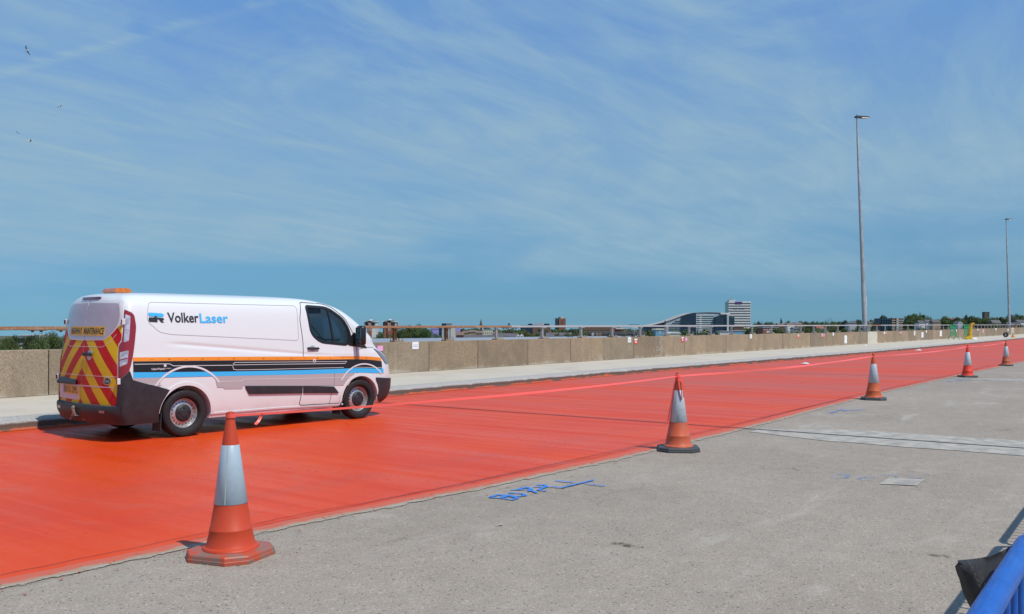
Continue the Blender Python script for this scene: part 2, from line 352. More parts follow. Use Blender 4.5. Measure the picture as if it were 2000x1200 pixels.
def build_deck():
    # bridge deck body with the worn concrete running surface on top
    d = MB(); d.span((-60, -14, -1.2), (260, 18.95, -0.35)); tag(d.build('bridge_deck', simple('deck_concrete', (0.3, 0.29, 0.27), 0.9, var=0.15)), kind='structure')
    xs = frange(-60, 260, 4.0)
    road = MB(); road.span((-60, -14, -0.35), (260, 14.6, 0.0)); tag(road.build('road', M_ROAD), kind='structure')
    xs = sorted(set(frange(-60, 0, 2) + frange(0, 30, 0.06) + frange(30, 70, 0.2) + frange(70, 260, 1)))
    edge = lambda x: pl(EDGE, x) + 0.016 * wob(x, 9) + 0.012 * wob(x, 31, 5) + 0.03 * wob(x, 1.3, 2)
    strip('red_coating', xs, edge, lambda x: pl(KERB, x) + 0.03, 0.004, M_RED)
    # ragged margin: primer and overspray thinning out over the concrete
    m, nt, b = new_mat('coating_margin'); t = node_tools(nt); p = t.world_pos()
    at_ = t.N('ShaderNodeAttribute'); at_.attribute_name = 'across'
    n = t.noise(t.mapping(p, (0.7, 2.2, 1)), 7, 6, 0.7); g = t.noise(p, 60, 3, 0.7)
    k = t.mth('ADD', at_.outputs['Fac'], t.mth('MULTIPLY', t.mth('SUBTRACT', n, 0.5), 1.0)); k = t.mth('ADD', k, t.mth('MULTIPLY', t.mth('SUBTRACT', g, 0.5), 0.5))
    c = t.mix(t.ramp(k, 0.58, 0.40), (0.56, 0.10, 0.05), (0.36, 0.27, 0.185)); c = t.mix(t.ramp(k, 0.30, 0.16), c, (0.42, 0.38, 0.315))
    c = t.mix(t.ramp(g, 0.35, 0.55, 0.5, 0), c, (0.20, 0.17, 0.14))
    t.L(c, b.inputs['Base Color']); b.inputs['Roughness'].default_value = 0.8; t.bump(g, 0.4, 0.006, b)
    al = t.ramp(k, 0.02, 0.16); t.L(al, b.inputs['Alpha'])
    xs2 = [x for x in xs if -12 <= x <= 90]
    bm = bmesh.new(); lay = bm.verts.layers.float.new('across'); rows = []
    for x in xs2:
        e = edge(x); r = []
        for dy, v in ((0.08, 1.05), (0.0, 0.66), (-0.08, 0.34), (-0.24, -0.55)):
            q = bm.verts.new((x, e + dy * (1 + 0.3 * wob(x, 0.4, 8)), 0.008)); q[lay] = v; r.append(q)
        rows.append(r)
    for a, c2 in zip(rows, rows[1:]):
        for i in range(3):
            f = bm.faces.new((a[i], a[i + 1], c2[i + 1], c2[i])); f.normal_update()
            if f.normal.z < 0: f.normal_flip()
    me = bpy.data.meshes.new('coating_margin'); bm.to_mesh(me); bm.free(); tag(mesh_obj('coating_margin', me, m), kind='structure')
    # a thin dark scored line just inside the red edge
    strip('scored_line', [x for x in xs2 if x < 40], lambda x: edge(x) + 0.20 + 0.03 * wob(x, 0.5, 4), lambda x: edge(x) + 0.208 + 0.03 * wob(x, 0.5, 4), 0.0078, simple('scored_line_paint', (0.22, 0.04, 0.04), 0.8))
    # expansion joints: seal across the whole deck, pale concrete nosing on the uncoated side
    for i, X in enumerate((13.42, 29.9, 46.6, 63.0, 79.4)):
        b_ = MB(); w = 0.024
        ys = frange(-13.9, pl(KERB, X) - 0.02, 0.7)
        bm = b_.bm; rows = [(bm.verts.new((X - w + 0.006 * wob(y, 1.1, i), y, 0.0125)), bm.verts.new((X + w + 0.006 * wob(y, 1.1, i), y, 0.0125))) for y in ys]
        for a, c2 in zip(rows, rows[1:]): bm.faces.new((a[0], a[1], c2[1], c2[0]))
        tag(b_.build('expansion_joint', M_SEAL), kind='structure')
        e = pl(EDGE, X) - 0.32
        nb = MB(); bm = nb.bm
        ys = frange(-13.9, e, 0.12); rows = []
        w0, w1 = (0.75, 0.85) if i == 0 else (0.55, 0.7)
        for y in ys:
            sh = 1.0 - 0.75 * sstep(e - 1.4, e, y)
            rows.append((bm.verts.new((X - w0 * (0.35 + 0.65 * sh) + 0.05 * wob(y, 2.3, i + 9), y, 0.006)), bm.verts.new((X + w1 * sh + 0.04 * wob(y, 3.1, i + 3), y, 0.006))))
        for a, c2 in zip(rows, rows[1:]): bm.faces.new((a[0], a[1], c2[1], c2[0]))
        tag(nb.build('joint_nosing', M_NOSE), kind='structure')
    # repaired patch in the concrete
    pm = MB(); pm.face([(9.54, 2.31, 0.007), (9.66, 1.98, 0.007), (10.09, 1.99, 0.007), (9.99, 2.32, 0.007)]); tag(pm.build('repair_patch', M_NOSE), kind='structure')
    # kerb
    kb = MB(); bm = kb.bm; prof = [(-0.05, 0.010), (-0.012, 0.022), (0, 0.05), (0.0, 0.105), (0.012, 0.128), (0.05, 0.15), (0.15, 0.188), (0.20, 0.200), (0.30, 0.200), (0.30, -0.1)]
    rows = []
    for x in sorted(set(frange(-60, 0, 1) + frange(0, 60, 0.1) + frange(60, 260, 0.6))):
        yk = pl(KERB, x); ch = 0.02 * max(0, wob(x, 1.7, 2)) + 0.006 * wob(x, 7, 1)
        rows.append([bm.verts.new((x, yk + dy + (ch if 1 < i < 6 else 0), z - (0.5 * ch if 2 < i < 6 else 0))) for i, (dy, z) in enumerate(prof)])
    for a, c2 in zip(rows, rows[1:]):
        for i in range(len(prof) - 1): bm.faces.new((a[i], a[i + 1], c2[i + 1], c2[i]))
    tag(kb.build('kerb', M_KERB, smooth=50), kind='structure')
    # pavement bays
    pv = MB(); pv.span((-60, 14.62, -0.35), (260, 18.95, 0.17)); pav = tag(pv.build('pavement', M_SEAL), kind='structure')
    js = [-60, -34, -15, -5.5, 4.0, 13.4, 22.9, 32.4, 41.9, 51.4, 61, 70.5, 80, 90, 105, 120, 140, 160, 190, 260]
    for a, c2 in zip(js, js[1:]):
        s_ = MB(); bm = s_.bm; xs = frange(a + 0.008, c2 - 0.008, 2.0); rows = []
        for x in xs:
            y0 = pl(KERB, x) + 0.301
            rows.append([bm.verts.new((x, y0, 0.1)), bm.verts.new((x, y0, 0.2)), bm.verts.new((x, WALL_Y + 0.1, 0.21)), bm.verts.new((x, WALL_Y + 0.1, 0.1))])
        for r0, r1 in zip(rows, rows[1:]):
            for i in range(4): bm.faces.new((r0[i], r0[(i + 1) % 4], r1[(i + 1) % 4], r1[i]))
        bm.faces.new(rows[0]); bm.faces.new(rows[-1][::-1])
        s_.build('pavement_slab', M_PAVE, pav)
build_deck()

# blue spray-paint survey marks on the concrete
def spray_mark(strokes, label, w=0.016, col=(0.03, 0.20, 0.62), cover=0.42):
    m, nt, b = new_mat('blue_spray_paint'); t = node_tools(nt); p = t.world_pos()
    t.L(t.ramp(t.noise(p, 75, 3, 0.7), cover - 0.07, cover + 0.04), b.inputs['Alpha']); b.inputs['Base Color'].default_value = (*col, 1); b.inputs['Roughness'].default_value = 0.8
    zz = 0.009; root = empty('spray_mark', (strokes[0][0][0], strokes[0][0][1], 0.0), 0, label, 'road marking', 'blue spray marks on the concrete'); off = Vector((strokes[0][0][0], strokes[0][0][1], 0))
    for st in strokes:
        mb = MB(); bm = mb.bm; pts = []
        for (a, c), (e, f) in zip(st, st[1:]):
            n = max(2, int(math.hypot(e - a, f - c) / 0.03)); pts += [(a + (e - a) * i / n, c + (f - c) * i / n) for i in range(n)]
        pts.append(st[-1]); rows = []
        for i, q in enumerate(pts):
            a, c = pts[max(0, i - 1)], pts[min(len(pts) - 1, i + 1)]; d = Vector((c[0] - a[0], c[1] - a[1], 0))
            d = d.normalized() if d.length > 1e-6 else Vector((1, 0, 0)); nn = Vector((-d.y, d.x, 0)); ww = w * (1 + 0.35 * wob(q[0] * 9, 2, q[1]))
            P = Vector((q[0], q[1], zz)) - off; rows.append((bm.verts.new(P + nn * ww), bm.verts.new(P - nn * ww)))
        zz += 0.0006
        for a, c in zip(rows, rows[1:]): bm.faces.new((a[0], a[1], c[1], c[0]))
        mb.build('paint_stroke', m, root)
    return root
spray_mark([[(6.64, 5.09), (6.79, 5.1), (6.81, 5.04), (6.67, 4.97), (6.64, 5.09)], [(6.69, 4.98), (6.81, 4.99), (6.76, 4.85), (6.66, 4.84), (6.67, 4.97)],
            [(6.92, 5.07), (6.97, 4.95), (6.91, 4.86), (6.8, 4.91), (6.83, 5.02)], [(7.06, 5.14), (7.18, 5.02), (7.08, 4.85)], [(7.12, 5.1), (7.27, 5.1), (7.2, 4.99), (7.09, 4.96)],
            [(7.43, 5.09), (7.48, 5.04), (7.42, 4.96), (7.2, 4.92), (7.22, 4.83)], [(7.32, 5.06), (7.43, 4.92), (7.45, 4.79), (7.5, 4.8), (8.02, 4.77)], [(7.74, 5.07), (7.77, 4.86)], [(7.77, 4.72), (7.78, 4.5)]],
           'bold blue sprayed letters with a long tail and cross beside the red edge', w=0.017, cover=0.40)
spray_mark([[(9.86, 2.84), (9.96, 2.77), (9.88, 2.68), (9.82, 2.78)], [(9.81, 2.72), (9.73, 2.66), (9.66, 2.75), (9.68, 2.82)], [(9.92, 2.43), (9.9, 2.53), (9.75, 2.58), (9.67, 2.5), (9.73, 2.42)], [(10.11, 2.44), (10.17, 2.29), (10.09, 2.27)], [(10.12, 2.16), (10.17, 2.09), (10.12, 2.02)]],
           'faint blue sprayed figures beside the pale repair patch', w=0.009, col=(0.06, 0.28, 0.60), cover=0.50)
spray_mark([[(16.7, 4.91), (17.1, 4.9)], [(17.2, 4.82), (17.45, 4.8), (17.8, 4.57)], [(17.3, 4.95), (17.6, 4.9)]], 'small blue sprayed dashes near the third cone along the tape', w=0.022, col=(0.04, 0.22, 0.62), cover=0.45)
spray_mark([[(28.1, 4.94), (28.5, 4.9)], [(28.6, 4.82), (29.2, 4.7), (29.3, 4.5)]], 'blue sprayed dashes beside the far pale expansion joint', w=0.04, col=(0.04, 0.22, 0.62), cover=0.45)
def stain(c, rx, ry, label, col, seed):
    m, nt, b = new_mat('stain'); t = node_tools(nt); p = t.world_pos()
    t.L(t.ramp(t.noise(p, 16, 5, 0.7), 0.42, 0.62, 0.0, 0.7), b.inputs['Alpha']); b.inputs['Base Color'].default_value = (*col, 1); b.inputs['Roughness'].default_value = 0.8
    mb = MB(); n = 20
    mb.face([(c[0] + rx * (1 + 0.4 * wob(k, 0.9, seed)) * math.cos(2 * math.pi * k / n), c[1] + ry * (1 + 0.5 * wob(k, 0.8, seed + 2)) * math.sin(2 * math.pi * k / n), 0.0065) for k in range(n)])
    return tag(mb.build('ground_stain', m), label, 'stain')
stain((5.8, 3.17), 0.05, 0.13, 'dark brown dried splash on the open concrete', (0.07, 0.05, 0.035), 1)
stain((6.83, 1.28), 0.035, 0.10, 'brown dried splash on the concrete near the blue barrier', (0.13, 0.09, 0.06), 4)
def litter(c, r, label, col, seed, h=0.03):
    mb = MB(); bm = mb.bm; n = 9; ctr = bm.verts.new((c[0], c[1], c[2] + h)); ring = []
    for k in range(n):
        a = 2 * math.pi * k / n; ring.append(bm.verts.new((c[0] + r * (1 + 0.5 * wob(k, 1.1, seed)) * math.cos(a), c[1] + 0.6 * r * (1 + 0.5 * wob(k, 1.3, seed + 1)) * math.sin(a), c[2] + 0.003 + h * 0.7 * abs(wob(k, 1.7, seed + 3)))))
    bot = bm.verts.new((c[0], c[1], c[2]))
    for k in range(n): bm.faces.new((ctr, ring[k], ring[(k + 1) % n])); bm.faces.new((bot, ring[(k + 1) % n], ring[k]))
    return tag(mb.build('litter', simple('litter_' + str(seed), col, 0.5)), label, 'litter')
def scatter(name, n, size, ylo, yhi, xr, mat, label, cat, seed, flat):
    # loose grit and flecks: nobody could count them
    rnd = random.Random(seed); V, F = [], []
    for _ in range(n):
        x = xr[0] + (xr[1] - xr[0]) * rnd.random() ** 1.6; y = pl(EDGE, x) + rnd.uniform(ylo, yhi) * rnd.random() ** 0.5; s_ = size * rnd.uniform(0.35, 1.2); i = len(V); a = rnd.uniform(0, 6.28)
        if flat:
            k = 6; V += [(x + s_ * rnd.uniform(.6, 1.1) * math.cos(a + 6.283 * j / k), y + s_ * rnd.uniform(.6, 1.1) * math.sin(a + 6.283 * j / k), 0.0105) for j in range(k)]; F.append(tuple(range(i, i + k)))
        else:
            V += [(x + s_ * math.cos(a + 2.1 * j) * rnd.uniform(.6, 1), y + s_ * math.sin(a + 2.1 * j) * rnd.uniform(.6, 1), -0.001) for j in range(3)] + [(x, y, s_ * rnd.uniform(.5, .9))]; F += [(i, i + 1, i + 3), (i + 1, i + 2, i + 3), (i + 2, i, i + 3)]
    me = bpy.data.meshes.new(name); me.from_pydata(V, [], F); tag(mesh_obj(name, me, mat), label, cat, kind='stuff')
scatter('loose_grit', 1500, 0.008, -2.6, -0.05, (1.5, 24), simple('grit_stone', (0.22, 0.18, 0.145), 0.9, var=0.4, scale=30, wpos=True), 'loose stone grit scattered on the concrete beside the red coating', 'grit', 3, False)
scatter('loose_grit', 700, 0.008, -5.5, -1.5, (3, 24), simple('grit_pale', (0.42, 0.38, 0.32), 0.9), 'sparse pale grit scattered over the open concrete', 'grit', 4, False)
scatter('coating_flecks', 420, 0.013, -0.5, 0.06, (1.0, 40), simple('coating_fleck', (0.50, 0.10, 0.05), 0.8), 'red flecks spattered along the edge of the coating', 'spatter', 5, True)
litter((37.4, 12.0, 0.004), 0.28, 'crumpled clear plastic scrap on the red coating near the kerb', (0.62, 0.60, 0.58), 1, 0.08)
litter((62.0, 12.6, 0.004), 0.35, 'white scrap on the red coating far along the kerb', (0.75, 0.73, 0.72), 2, 0.08)
litter((65.0, 16.6, 0.205), 0.4, 'white paper scrap lying on the pavement before the pale pilaster', (0.78, 0.78, 0.78), 3, 0.05)
litter((5.77, 4.32, 0.0), 0.035, 'small pale stone chip on the concrete', (0.35, 0.32, 0.28), 5, 0.02)

# ------------------------------------------------------------------ parapet: panels, rail, posts
def mat_aggregate(name, a, b_, seed):
    m, nt, b = new_mat(name); t = node_tools(nt); p = t.mapping(t.world_pos(), loc=(seed, 0, seed * 0.3))
    v = t.N('ShaderNodeTexVoronoi'); v.inputs['Scale'].default_value = 55; t.L(p, v.inputs['Vector'])
    v2 = t.N('ShaderNodeTexNoise'); v2.inputs['Scale'].default_value = 18; v2.inputs['Detail'].default_value = 5; t.L(p, v2.inputs[0])
    sc = t.N('ShaderNodeSeparateColor'); t.L(v.outputs['Color'], sc.inputs[0])
    big = t.noise(p, 1.3, 6, 0.6, 0.5); drip = t.noise(t.mapping(p, (3.5, 1, 0.25)), 1.6, 5, 0.6)
    c = t.mix(sc.outputs[0], a, b_); c = t.mix(t.ramp(sc.outputs[1], 0.92, 0.98, 0, 0.7), c, (0.10, 0.075, 0.055))
    c = t.mix(t.ramp(v2.outputs[0], 0.45, 0.75, 0, 0.35), c, (0.36, 0.27, 0.175))
    c = t.mix(t.ramp(big, 0.38, 0.7, 0, 0.5), c, (0.19, 0.15, 0.105)); c = t.mix(t.ramp(drip, 0.56, 0.76, 0, 0.35), c, (0.42, 0.34, 0.25))
    s = t.N('ShaderNodeSeparateXYZ'); t.L(t.world_pos(), s.inputs[0])
    foot = t.mth('ADD', s.outputs[2], t.mth('MULTIPLY', big, 0.5)); c = t.mix(t.ramp(foot, 0.56, 0.44, 0, 0.55), c, (0.46, 0.42, 0.35))
    stain = t.noise(t.mapping(p, (2.4, 1, 0.16), (5, 0, 1)), 1.2, 6, 0.65, 0.2); c = t.mix(t.ramp(stain, 0.52, 0.70, 0, 0.5), c, (0.15, 0.115, 0.08))
    oi = t.N('ShaderNodeObjectInfo'); hs = t.N('ShaderNodeHueSaturation'); t.L(c, hs.inputs['Color']); t.L(t.ramp(oi.outputs['Random'], 0, 1, 0.86, 1.16, False), hs.inputs['Value']); c = hs.outputs[0]
    t.L(c, b.inputs['Base Color']); b.inputs['Roughness'].default_value = 0.9; t.bump(t.mth('ADD', v.outputs['Distance'], v2.outputs[0]), 0.4, 0.008, b)
    return m
M_PAN = [mat_aggregate('exposed_aggregate', (0.225, 0.16, 0.098), (0.385, 0.285, 0.18), 0), mat_aggregate('exposed_aggregate_warm', (0.235, 0.165, 0.105), (0.38, 0.28, 0.185), 7.3), mat_aggregate('exposed_aggregate_grey', (0.215, 0.165, 0.112), (0.36, 0.28, 0.19), 13.1)]
M_PALE = simple('pale_pilaster_concrete', (0.56, 0.52, 0.42), 0.85, var=0.1, scale=4, wpos=True)
M_GAP = simple('dark_joint_backing', (0.10, 0.085, 0.07), 0.9)  # dark backing wall that shows in the joints between panels
def mat_rust(name, base, amount):
    m, nt, b = new_mat(name); t = node_tools(nt); p = t.mapping(t.world_pos(), (1, 1, 1))
    n = t.noise(p, 3.0, 6, 0.65, 0.5); f = t.noise(p, 22, 5, 0.65); st = t.noise(t.mapping(p, (0.6, 4, 4)), 2, 5, 0.6)
    rust = t.mix(t.ramp(f, 0.3, 0.7), (0.24, 0.095, 0.04), (0.42, 0.235, 0.13)); rust = t.mix(t.ramp(st, 0.5, 0.7, 0, 0.7), rust, (0.46, 0.36, 0.25))
    c = t.mix(t.ramp(n, 0.72 - amount, 0.82 - amount), base, rust)
    t.L(c, b.inputs['Base Color']); b.inputs['Roughness'].default_value = 0.65; b.inputs['Metallic'].default_value = 0.1; t.bump(f, 0.3, 0.004, b)
    return m
M_RUST = mat_rust('rusted_steel', (0.40, 0.28, 0.18), 0.55); M_GALV = mat_rust('galvanised_steel', (0.43, 0.42, 0.43), 0.02); M_RUSTD = simple('dark_rusted_steel', (0.13, 0.062, 0.03), 0.8, var=0.35, scale=9, wpos=True)
JOINTS = [-14, -11.4, -8.8, -6.2, -3.6, -1.0, 1.5, 4.0, 6.5, 9.05, 11.4, 13.7, 16.0, 18.25, 20.63, 23.05, 25.9, 28.77, 31.2, 33.77, 36.25, 38.8, 41.3, 43.85, 46.85, 49.74, 52.43, 55.0, 57.6, 60.2, 62.8, 65.9, 68.45, 71.35]
PIL = [(71.35, 74.25)]
x = 74.25
while x < 150.5: x += 2.72; JOINTS.append(x)
def wall_top(X): return 1.13 + 0.0016 * max(0, X - 68)
def rail_top(X): return 1.60 + 0.00105 * (X - 8)
def build_parapet():
    par = empty('bridge_parapet', (0, WALL_Y, 0.0), 0, 'long brown aggregate concrete parapet wall topped by a steel rail', 'parapet')
    core = MB(); core.span((-14, 0.06, 0.05), (185, 0.44, 1.09)); core.build('core', M_GAP, par)
    rnd = random.Random(4)
    js = sorted(set(JOINTS + [74.25])); last = js[-1]
    while last < 180: last += 2.72; js.append(last)
    for i, (a, b) in enumerate(zip(js, js[1:])):
        pale = abs(a - 71.35) < 0.01 or (153.5 < (a + b) / 2 < 156.3)
        t = wall_top((a + b) / 2); dy = rnd.uniform(-0.008, 0.008) - (0.03 if pale else 0)
        g = 0.010
        mb = MB(); mb.span((a + g, dy, 0.212), (b - g, 0.46, t + rnd.uniform(-0.006, 0.006)), bev=0.012 if b < 60 else 0)
        o = mb.build('wall_panel', M_PALE if pale else M_PAN[rnd.choice((0, 0, 1, 2))], par)
        if pale: o['label'] = 'pale smooth pilaster panel under the lamp post'
    # rail sections
    cuts = [(-14, 1.4), (1.405, 9.2), (9.205, 16.9), (16.905, 25.1), (25.105, 32.6), (32.605, 40), (40.005, 48), (48.005, 56), (56.005, 64), (64.005, 72), (72.005, 76), (76.005, 92), (92.005, 108), (108.005, 124), (124.005, 140), (140.005, 156), (156.005, 185)]
    for a, b in cuts:
        rust = b < 26 or abs(a - 72.005) < 0.01
        mb = MB(); n = 1
        za, zb = rail_top(a), rail_top(b); bm = mb.bm
        A = [bm.verts.new((a, y, za + z)) for y, z in ((0.12, -0.075), (0.24, -0.075), (0.24, 0), (0.12, 0))]; B = [bm.verts.new((b, y, zb + z)) for y, z in ((0.12, -0.075), (0.24, -0.075), (0.24, 0), (0.12, 0))]
        for k in range(4): bm.faces.new((A[k], A[(k + 1) % 4], B[(k + 1) % 4], B[k]))
        bm.faces.new(A[::-1]); bm.faces.new(B)
        bmesh.ops.bevel(bm, geom=[e for e in bm.edges if abs(e.verts[0].co.x - e.verts[1].co.x) > 1], offset=0.012, segments=2, affect='EDGES')
        r = mb.build('rail', M_RUST if rust else M_GALV, par)
        if rust: r['label'] = 'rusted stretch of the top rail'
        # splice brackets under each rail joint
        for X in (b - 0.45, b + 0.12):
            if X > 100: continue
            s = MB(); z = rail_top(X) - 0.075; s.span((X, 0.13, z - 0.012), (X + 0.33, 0.23, z - 0.001))
            for q in (0.07, 0.24): s.lathe([(0.035, 0), (0.03, -0.02), (0.018, -0.03)], 8, Matrix.Translation((X + q, 0.18, z - 0.012)))
            s.build('splice_bracket', M_RUSTD if rust else M_GALV, par)
    # posts, one to each panel
    P = [-12.5, -10, -7.4, -4.8, -2.2, 0.35, 2.8, 5.3, 7.75, 10.25, 12.6, 14.9, 17.1, 19.3, 21.65, 24.3, 27.1, 29.8, 32.25, 34.7, 37.2, 39.7, 42.25, 44.95, 47.9, 50.9, 53.6, 56.2, 58.8, 61.4, 64.2, 67.1, 69.9, 72.2]
    while P[-1] < 178: P.append(P[-1] + 2.72)
    protos = {}
    for X in P:
        key = 'r' if X < 23 else 'g'
        if key not in protos:
            mt, mb_ = (M_RUSTD, M_RUST) if key == 'r' else (M_GALV, M_GALV)
            q = MB()                                    # H-section
            q.span((-0.05, -0.04, 0), (-0.036, 0.04, 0.36)); q.span((0.036, -0.04, 0), (0.05, 0.04, 0.36)); q.span((-0.036, -0.007, 0), (0.036, 0.007, 0.36)); q.span((-0.07, -0.05, 0.34), (0.20, 0.05, 0.362))
            bp = MB(); bp.span((-0.10, -0.11, 0), (0.30, 0.11, 0.045), bev=0.006)
            bo = MB()
            for bx in (-0.075, 0.11, 0.25):
                for by in (-0.085, 0.085): bo.lathe([(0.022, 0), (0.022, 0.025), (0.011, 0.026), (0.011, 0.07)], 8, Matrix.Translation((bx, by, 0.045)))
            protos[key] = (q.mesh('post'), bp.mesh('base_plate'), bo.mesh('bolts'), mt, mb_)
        q, bp, bo, mt, mb_ = protos[key]
        zt = wall_top(X); h = (rail_top(X) - 0.075 - zt - 0.04) / 0.36
        o = mesh_obj('rail_post', q, mt, par); o.location = (X, 0.18, zt + 0.04); o.scale = (1, 1, h)
        c = mesh_obj('base_plate', bp, M_PAN[1] if key == 'g' else M_PAN[2], par); c.location = (X, 0.18, zt - 0.004)
        if X < 75: d = mesh_obj('anchor_bolts', bo, mb_, par); d.location = (X, 0.18, zt - 0.004); d['kind'] = 'stuff'
build_parapet()

# paper notices stuck on the wall
M_PAPER = simple('white_paper', (0.80, 0.80, 0.80), 0.7); M_PINK = simple('pink_paper', (0.80, 0.36, 0.60), 0.7); M_REDP = simple('red_print', (0.75, 0.05, 0.04), 0.6); M_INK = simple('faded_ink', (0.32, 0.30, 0.42), 0.7)
def notice(X, z0, z1, w, kind, label, torn=False):
    t = empty('paper_notice', (X, WALL_Y - 0.012, z0), 0, label, 'notice', 'notices along the parapet'); h = z1 - z0
    s = MB()
    if torn:
        s.prism([(-w / 2, 0.03), (-w * 0.3, 0), (-w * 0.1, 0.05), (w * 0.2, 0.0), (w / 2, 0.06), (w * 0.42, h * 0.4), (w / 2, h * 0.75), (w * 0.4, h), (w * 0.1, h * 0.93), (-w * 0.2, h), (-w / 2, h * 0.9), (-w * 0.44, h * 0.5)], (-0.012, 0.004), Matrix.Rotation(math.radians(90), 4, 'X'))
    else: s.span((-w / 2, -0.004, 0), (w / 2, 0.012, h))
    s.build('sheet', {'white': M_PAPER, 'pink': M_PINK, 'red': M_REDP}[kind], t)
    if kind == 'red':
        c = MB(); c.span((-w / 2, -0.0075, h * 0.74), (w / 2, -0.005, h)); c.build('white_header', M_PAPER, t)
        for zz in (0.22, 0.46):
            c = MB(); c.span((-w * 0.26, -0.0075, h * zz), (w * 0.26, -0.005, h * (zz + 0.14))); c.build('white_print', M_PAPER, t)
    elif kind == 'white' and not torn and X < 60:
        for zz in (0.32, 0.55):
            c = MB(); c.span((-w * 0.36, -0.0065, h * zz), (w * 0.36, -0.005, h * (zz + 0.06))); c.build('print_line', M_INK, t)
notice(18.5, 0.885, 1.035, 0.22, 'pink', 'pink paper square on the wall just past the van')
notice(20.0, 0.905, 1.125, 0.28, 'white', 'white printed sheet on the wall panel ahead of the van')
notice(33.4, 0.90, 1.12, 0.28, 'white', 'white two-part sheet taped left of a red notice')
notice(33.95, 0.83, 1.05, 0.28, 'red', 'red notice with white header beside a taller white sheet')
notice(38.58, 0.85, 1.07, 0.26, 'red', 'red notice with white header beside a pink square')
notice(38.98, 0.89, 1.04, 0.2, 'pink', 'pink square stuck right of a red notice before the curved college')
notice(47.25, 0.91, 1.14, 0.28, 'white', 'lone white slip on the wall panel below the white office tower')
def nX(px): return WALL_Y * (CT + (px - 1000) / FPX * ST) / (ST - (px - 1000) / FPX * CT)
def nz(px, py):
    a = (px - 1000) / FPX; return CAMH - (py - HORY) / FPX * WALL_Y / (ST - a * CT)
def np_(px0, px1, y0, y1, kind, label, torn=False):
    X = nX((px0 + px1) / 2); w = nX(px1) - nX(px0); notice(X, nz((px0 + px1) / 2, y1), nz((px0 + px1) / 2, y0), w, kind, label, torn)
np_(1557, 1560.5, 654, 660.5, 'red', 'red notice with white header on its own below the round tree')
np_(1603.5, 1606.5, 652.8, 659, 'red', 'red notice with white header left of a small lilac square')
np_(1607.8, 1610, 653, 657.5, 'pink', 'small lilac square right of a red notice below the low trees')
np_(1626, 1628.5, 650, 656, 'white', 'narrow white slip between a lilac square and a torn banner')
np_(1648.8, 1654.2, 655, 671.5, 'white', 'tall torn white banner scrap hanging on the wall before the pilaster', True)
np_(1726, 1728, 648, 653, 'white', 'white slip just past the pale pilaster')
np_(1729, 1731, 649.5, 654, 'red', 'red notice just past the pale pilaster')
np_(1757, 1758.7, 649, 653.5, 'red', 'red notice with a pink square below the cream banded flats')
np_(1759.3, 1760.8, 648.5, 652, 'pink', 'pink square below the cream banded flats')
np_(1785, 1787.3, 646.5, 655.5, 'white', 'long white strip on the far wall panels')
np_(1799.5, 1803.5, 649, 660, 'white', 'torn white banner scrap far along the wall', True)
np_(1808.3, 1810.2, 645.5, 650, 'white', 'white slip right of the torn banner far along the wall')
np_(1835, 1839.5, 646, 657.5, 'white', 'long wavy white banner scrap before the green mesh screens', True)
np_(1857.5, 1860, 645, 648, 'pink', 'pink scrap left of the green mesh screens')
np_(1866.8, 1868.4, 643.5, 648, 'white', 'white slip behind the first green mesh screen')
np_(1909, 1910.5, 642.5, 646, 'white', 'white slip right of the yellow machine')
np_(1919, 1921, 643.5, 650, 'pink', 'pink double square right of the yellow machine')
np_(1944, 1946, 641.5, 645, 'white', 'pale slip near the farther lamp post')
np_(1968, 1969.5, 643, 647, 'white', 'pale blue-white slip beside the farther pale pilaster')

# chalk and spray scrawls on the wall (flat print)
def scrawl(strokes, col, w, label):
    mb = MB(); bm = mb.bm; m, nt, b = new_mat('scrawl'); t = node_tools(nt)
    t.L(t.ramp(t.noise(t.world_pos(), 40, 3, 0.7), 0.42, 0.56, 0, 0.8), b.inputs['Alpha']); b.inputs['Base Color'].default_value = (*col, 1); b.inputs['Roughness'].default_value = 0.9
    for st in strokes:
        P = [(nX(a), nz(a, c)) for a, c in st]; rows = []
        for i, q in enumerate(P):
            a, c = P[max(0, i - 1)], P[min(len(P) - 1, i + 1)]; d = Vector((c[0] - a[0], 0, c[1] - a[1])); d = d.normalized(); n = Vector((-d.z, 0, d.x)) * w
            V = Vector((q[0], WALL_Y - 0.011, q[1])); rows.append((bm.verts.new(V + n), bm.verts.new(V - n)))
        for a, c in zip(rows, rows[1:]): bm.faces.new((a[0], a[1], c[1], c[0]))
    tag(mb.build('wall_scrawl', m), label, 'graffiti', 'scrawls on the parapet')
z4 = lambda L: [(1100 + a / 5, 560 + b / 5) for a, b in L]
scrawl([z4(L) for L in ([(335, 665), (345, 710), (365, 660), (360, 712), (382, 650), (375, 705)], [(255, 675), (258, 725)], [(285, 660), (290, 700)])], (0.62, 0.58, 0.48), 0.022, 'pale chalk zigzag low on a wall panel')
scrawl([z4(L) for L in ([(640, 565), (638, 640)], [(645, 590), (665, 590), (645, 615), (668, 620)], [(640, 660), (672, 655), (650, 672)])], (0.62, 0.55, 0.35), 0.02, 'yellowish chalk figures below a white sheet')
scrawl([z4(L) for L in ([(925, 510), (905, 555), (935, 565), (925, 515)], [(960, 515), (975, 545), (955, 570)])], (0.25, 0.30, 0.34), 0.025, 'faded grey-blue loops across a wall joint')
scrawl([z4(L) for L in ([(905, 590), (940, 595), (910, 640)], [(950, 585), (985, 635)], [(955, 640), (985, 605)], [(905, 620), (985, 612)])], (0.60, 0.57, 0.50), 0.022, 'white and blue scribble low across a wall joint')
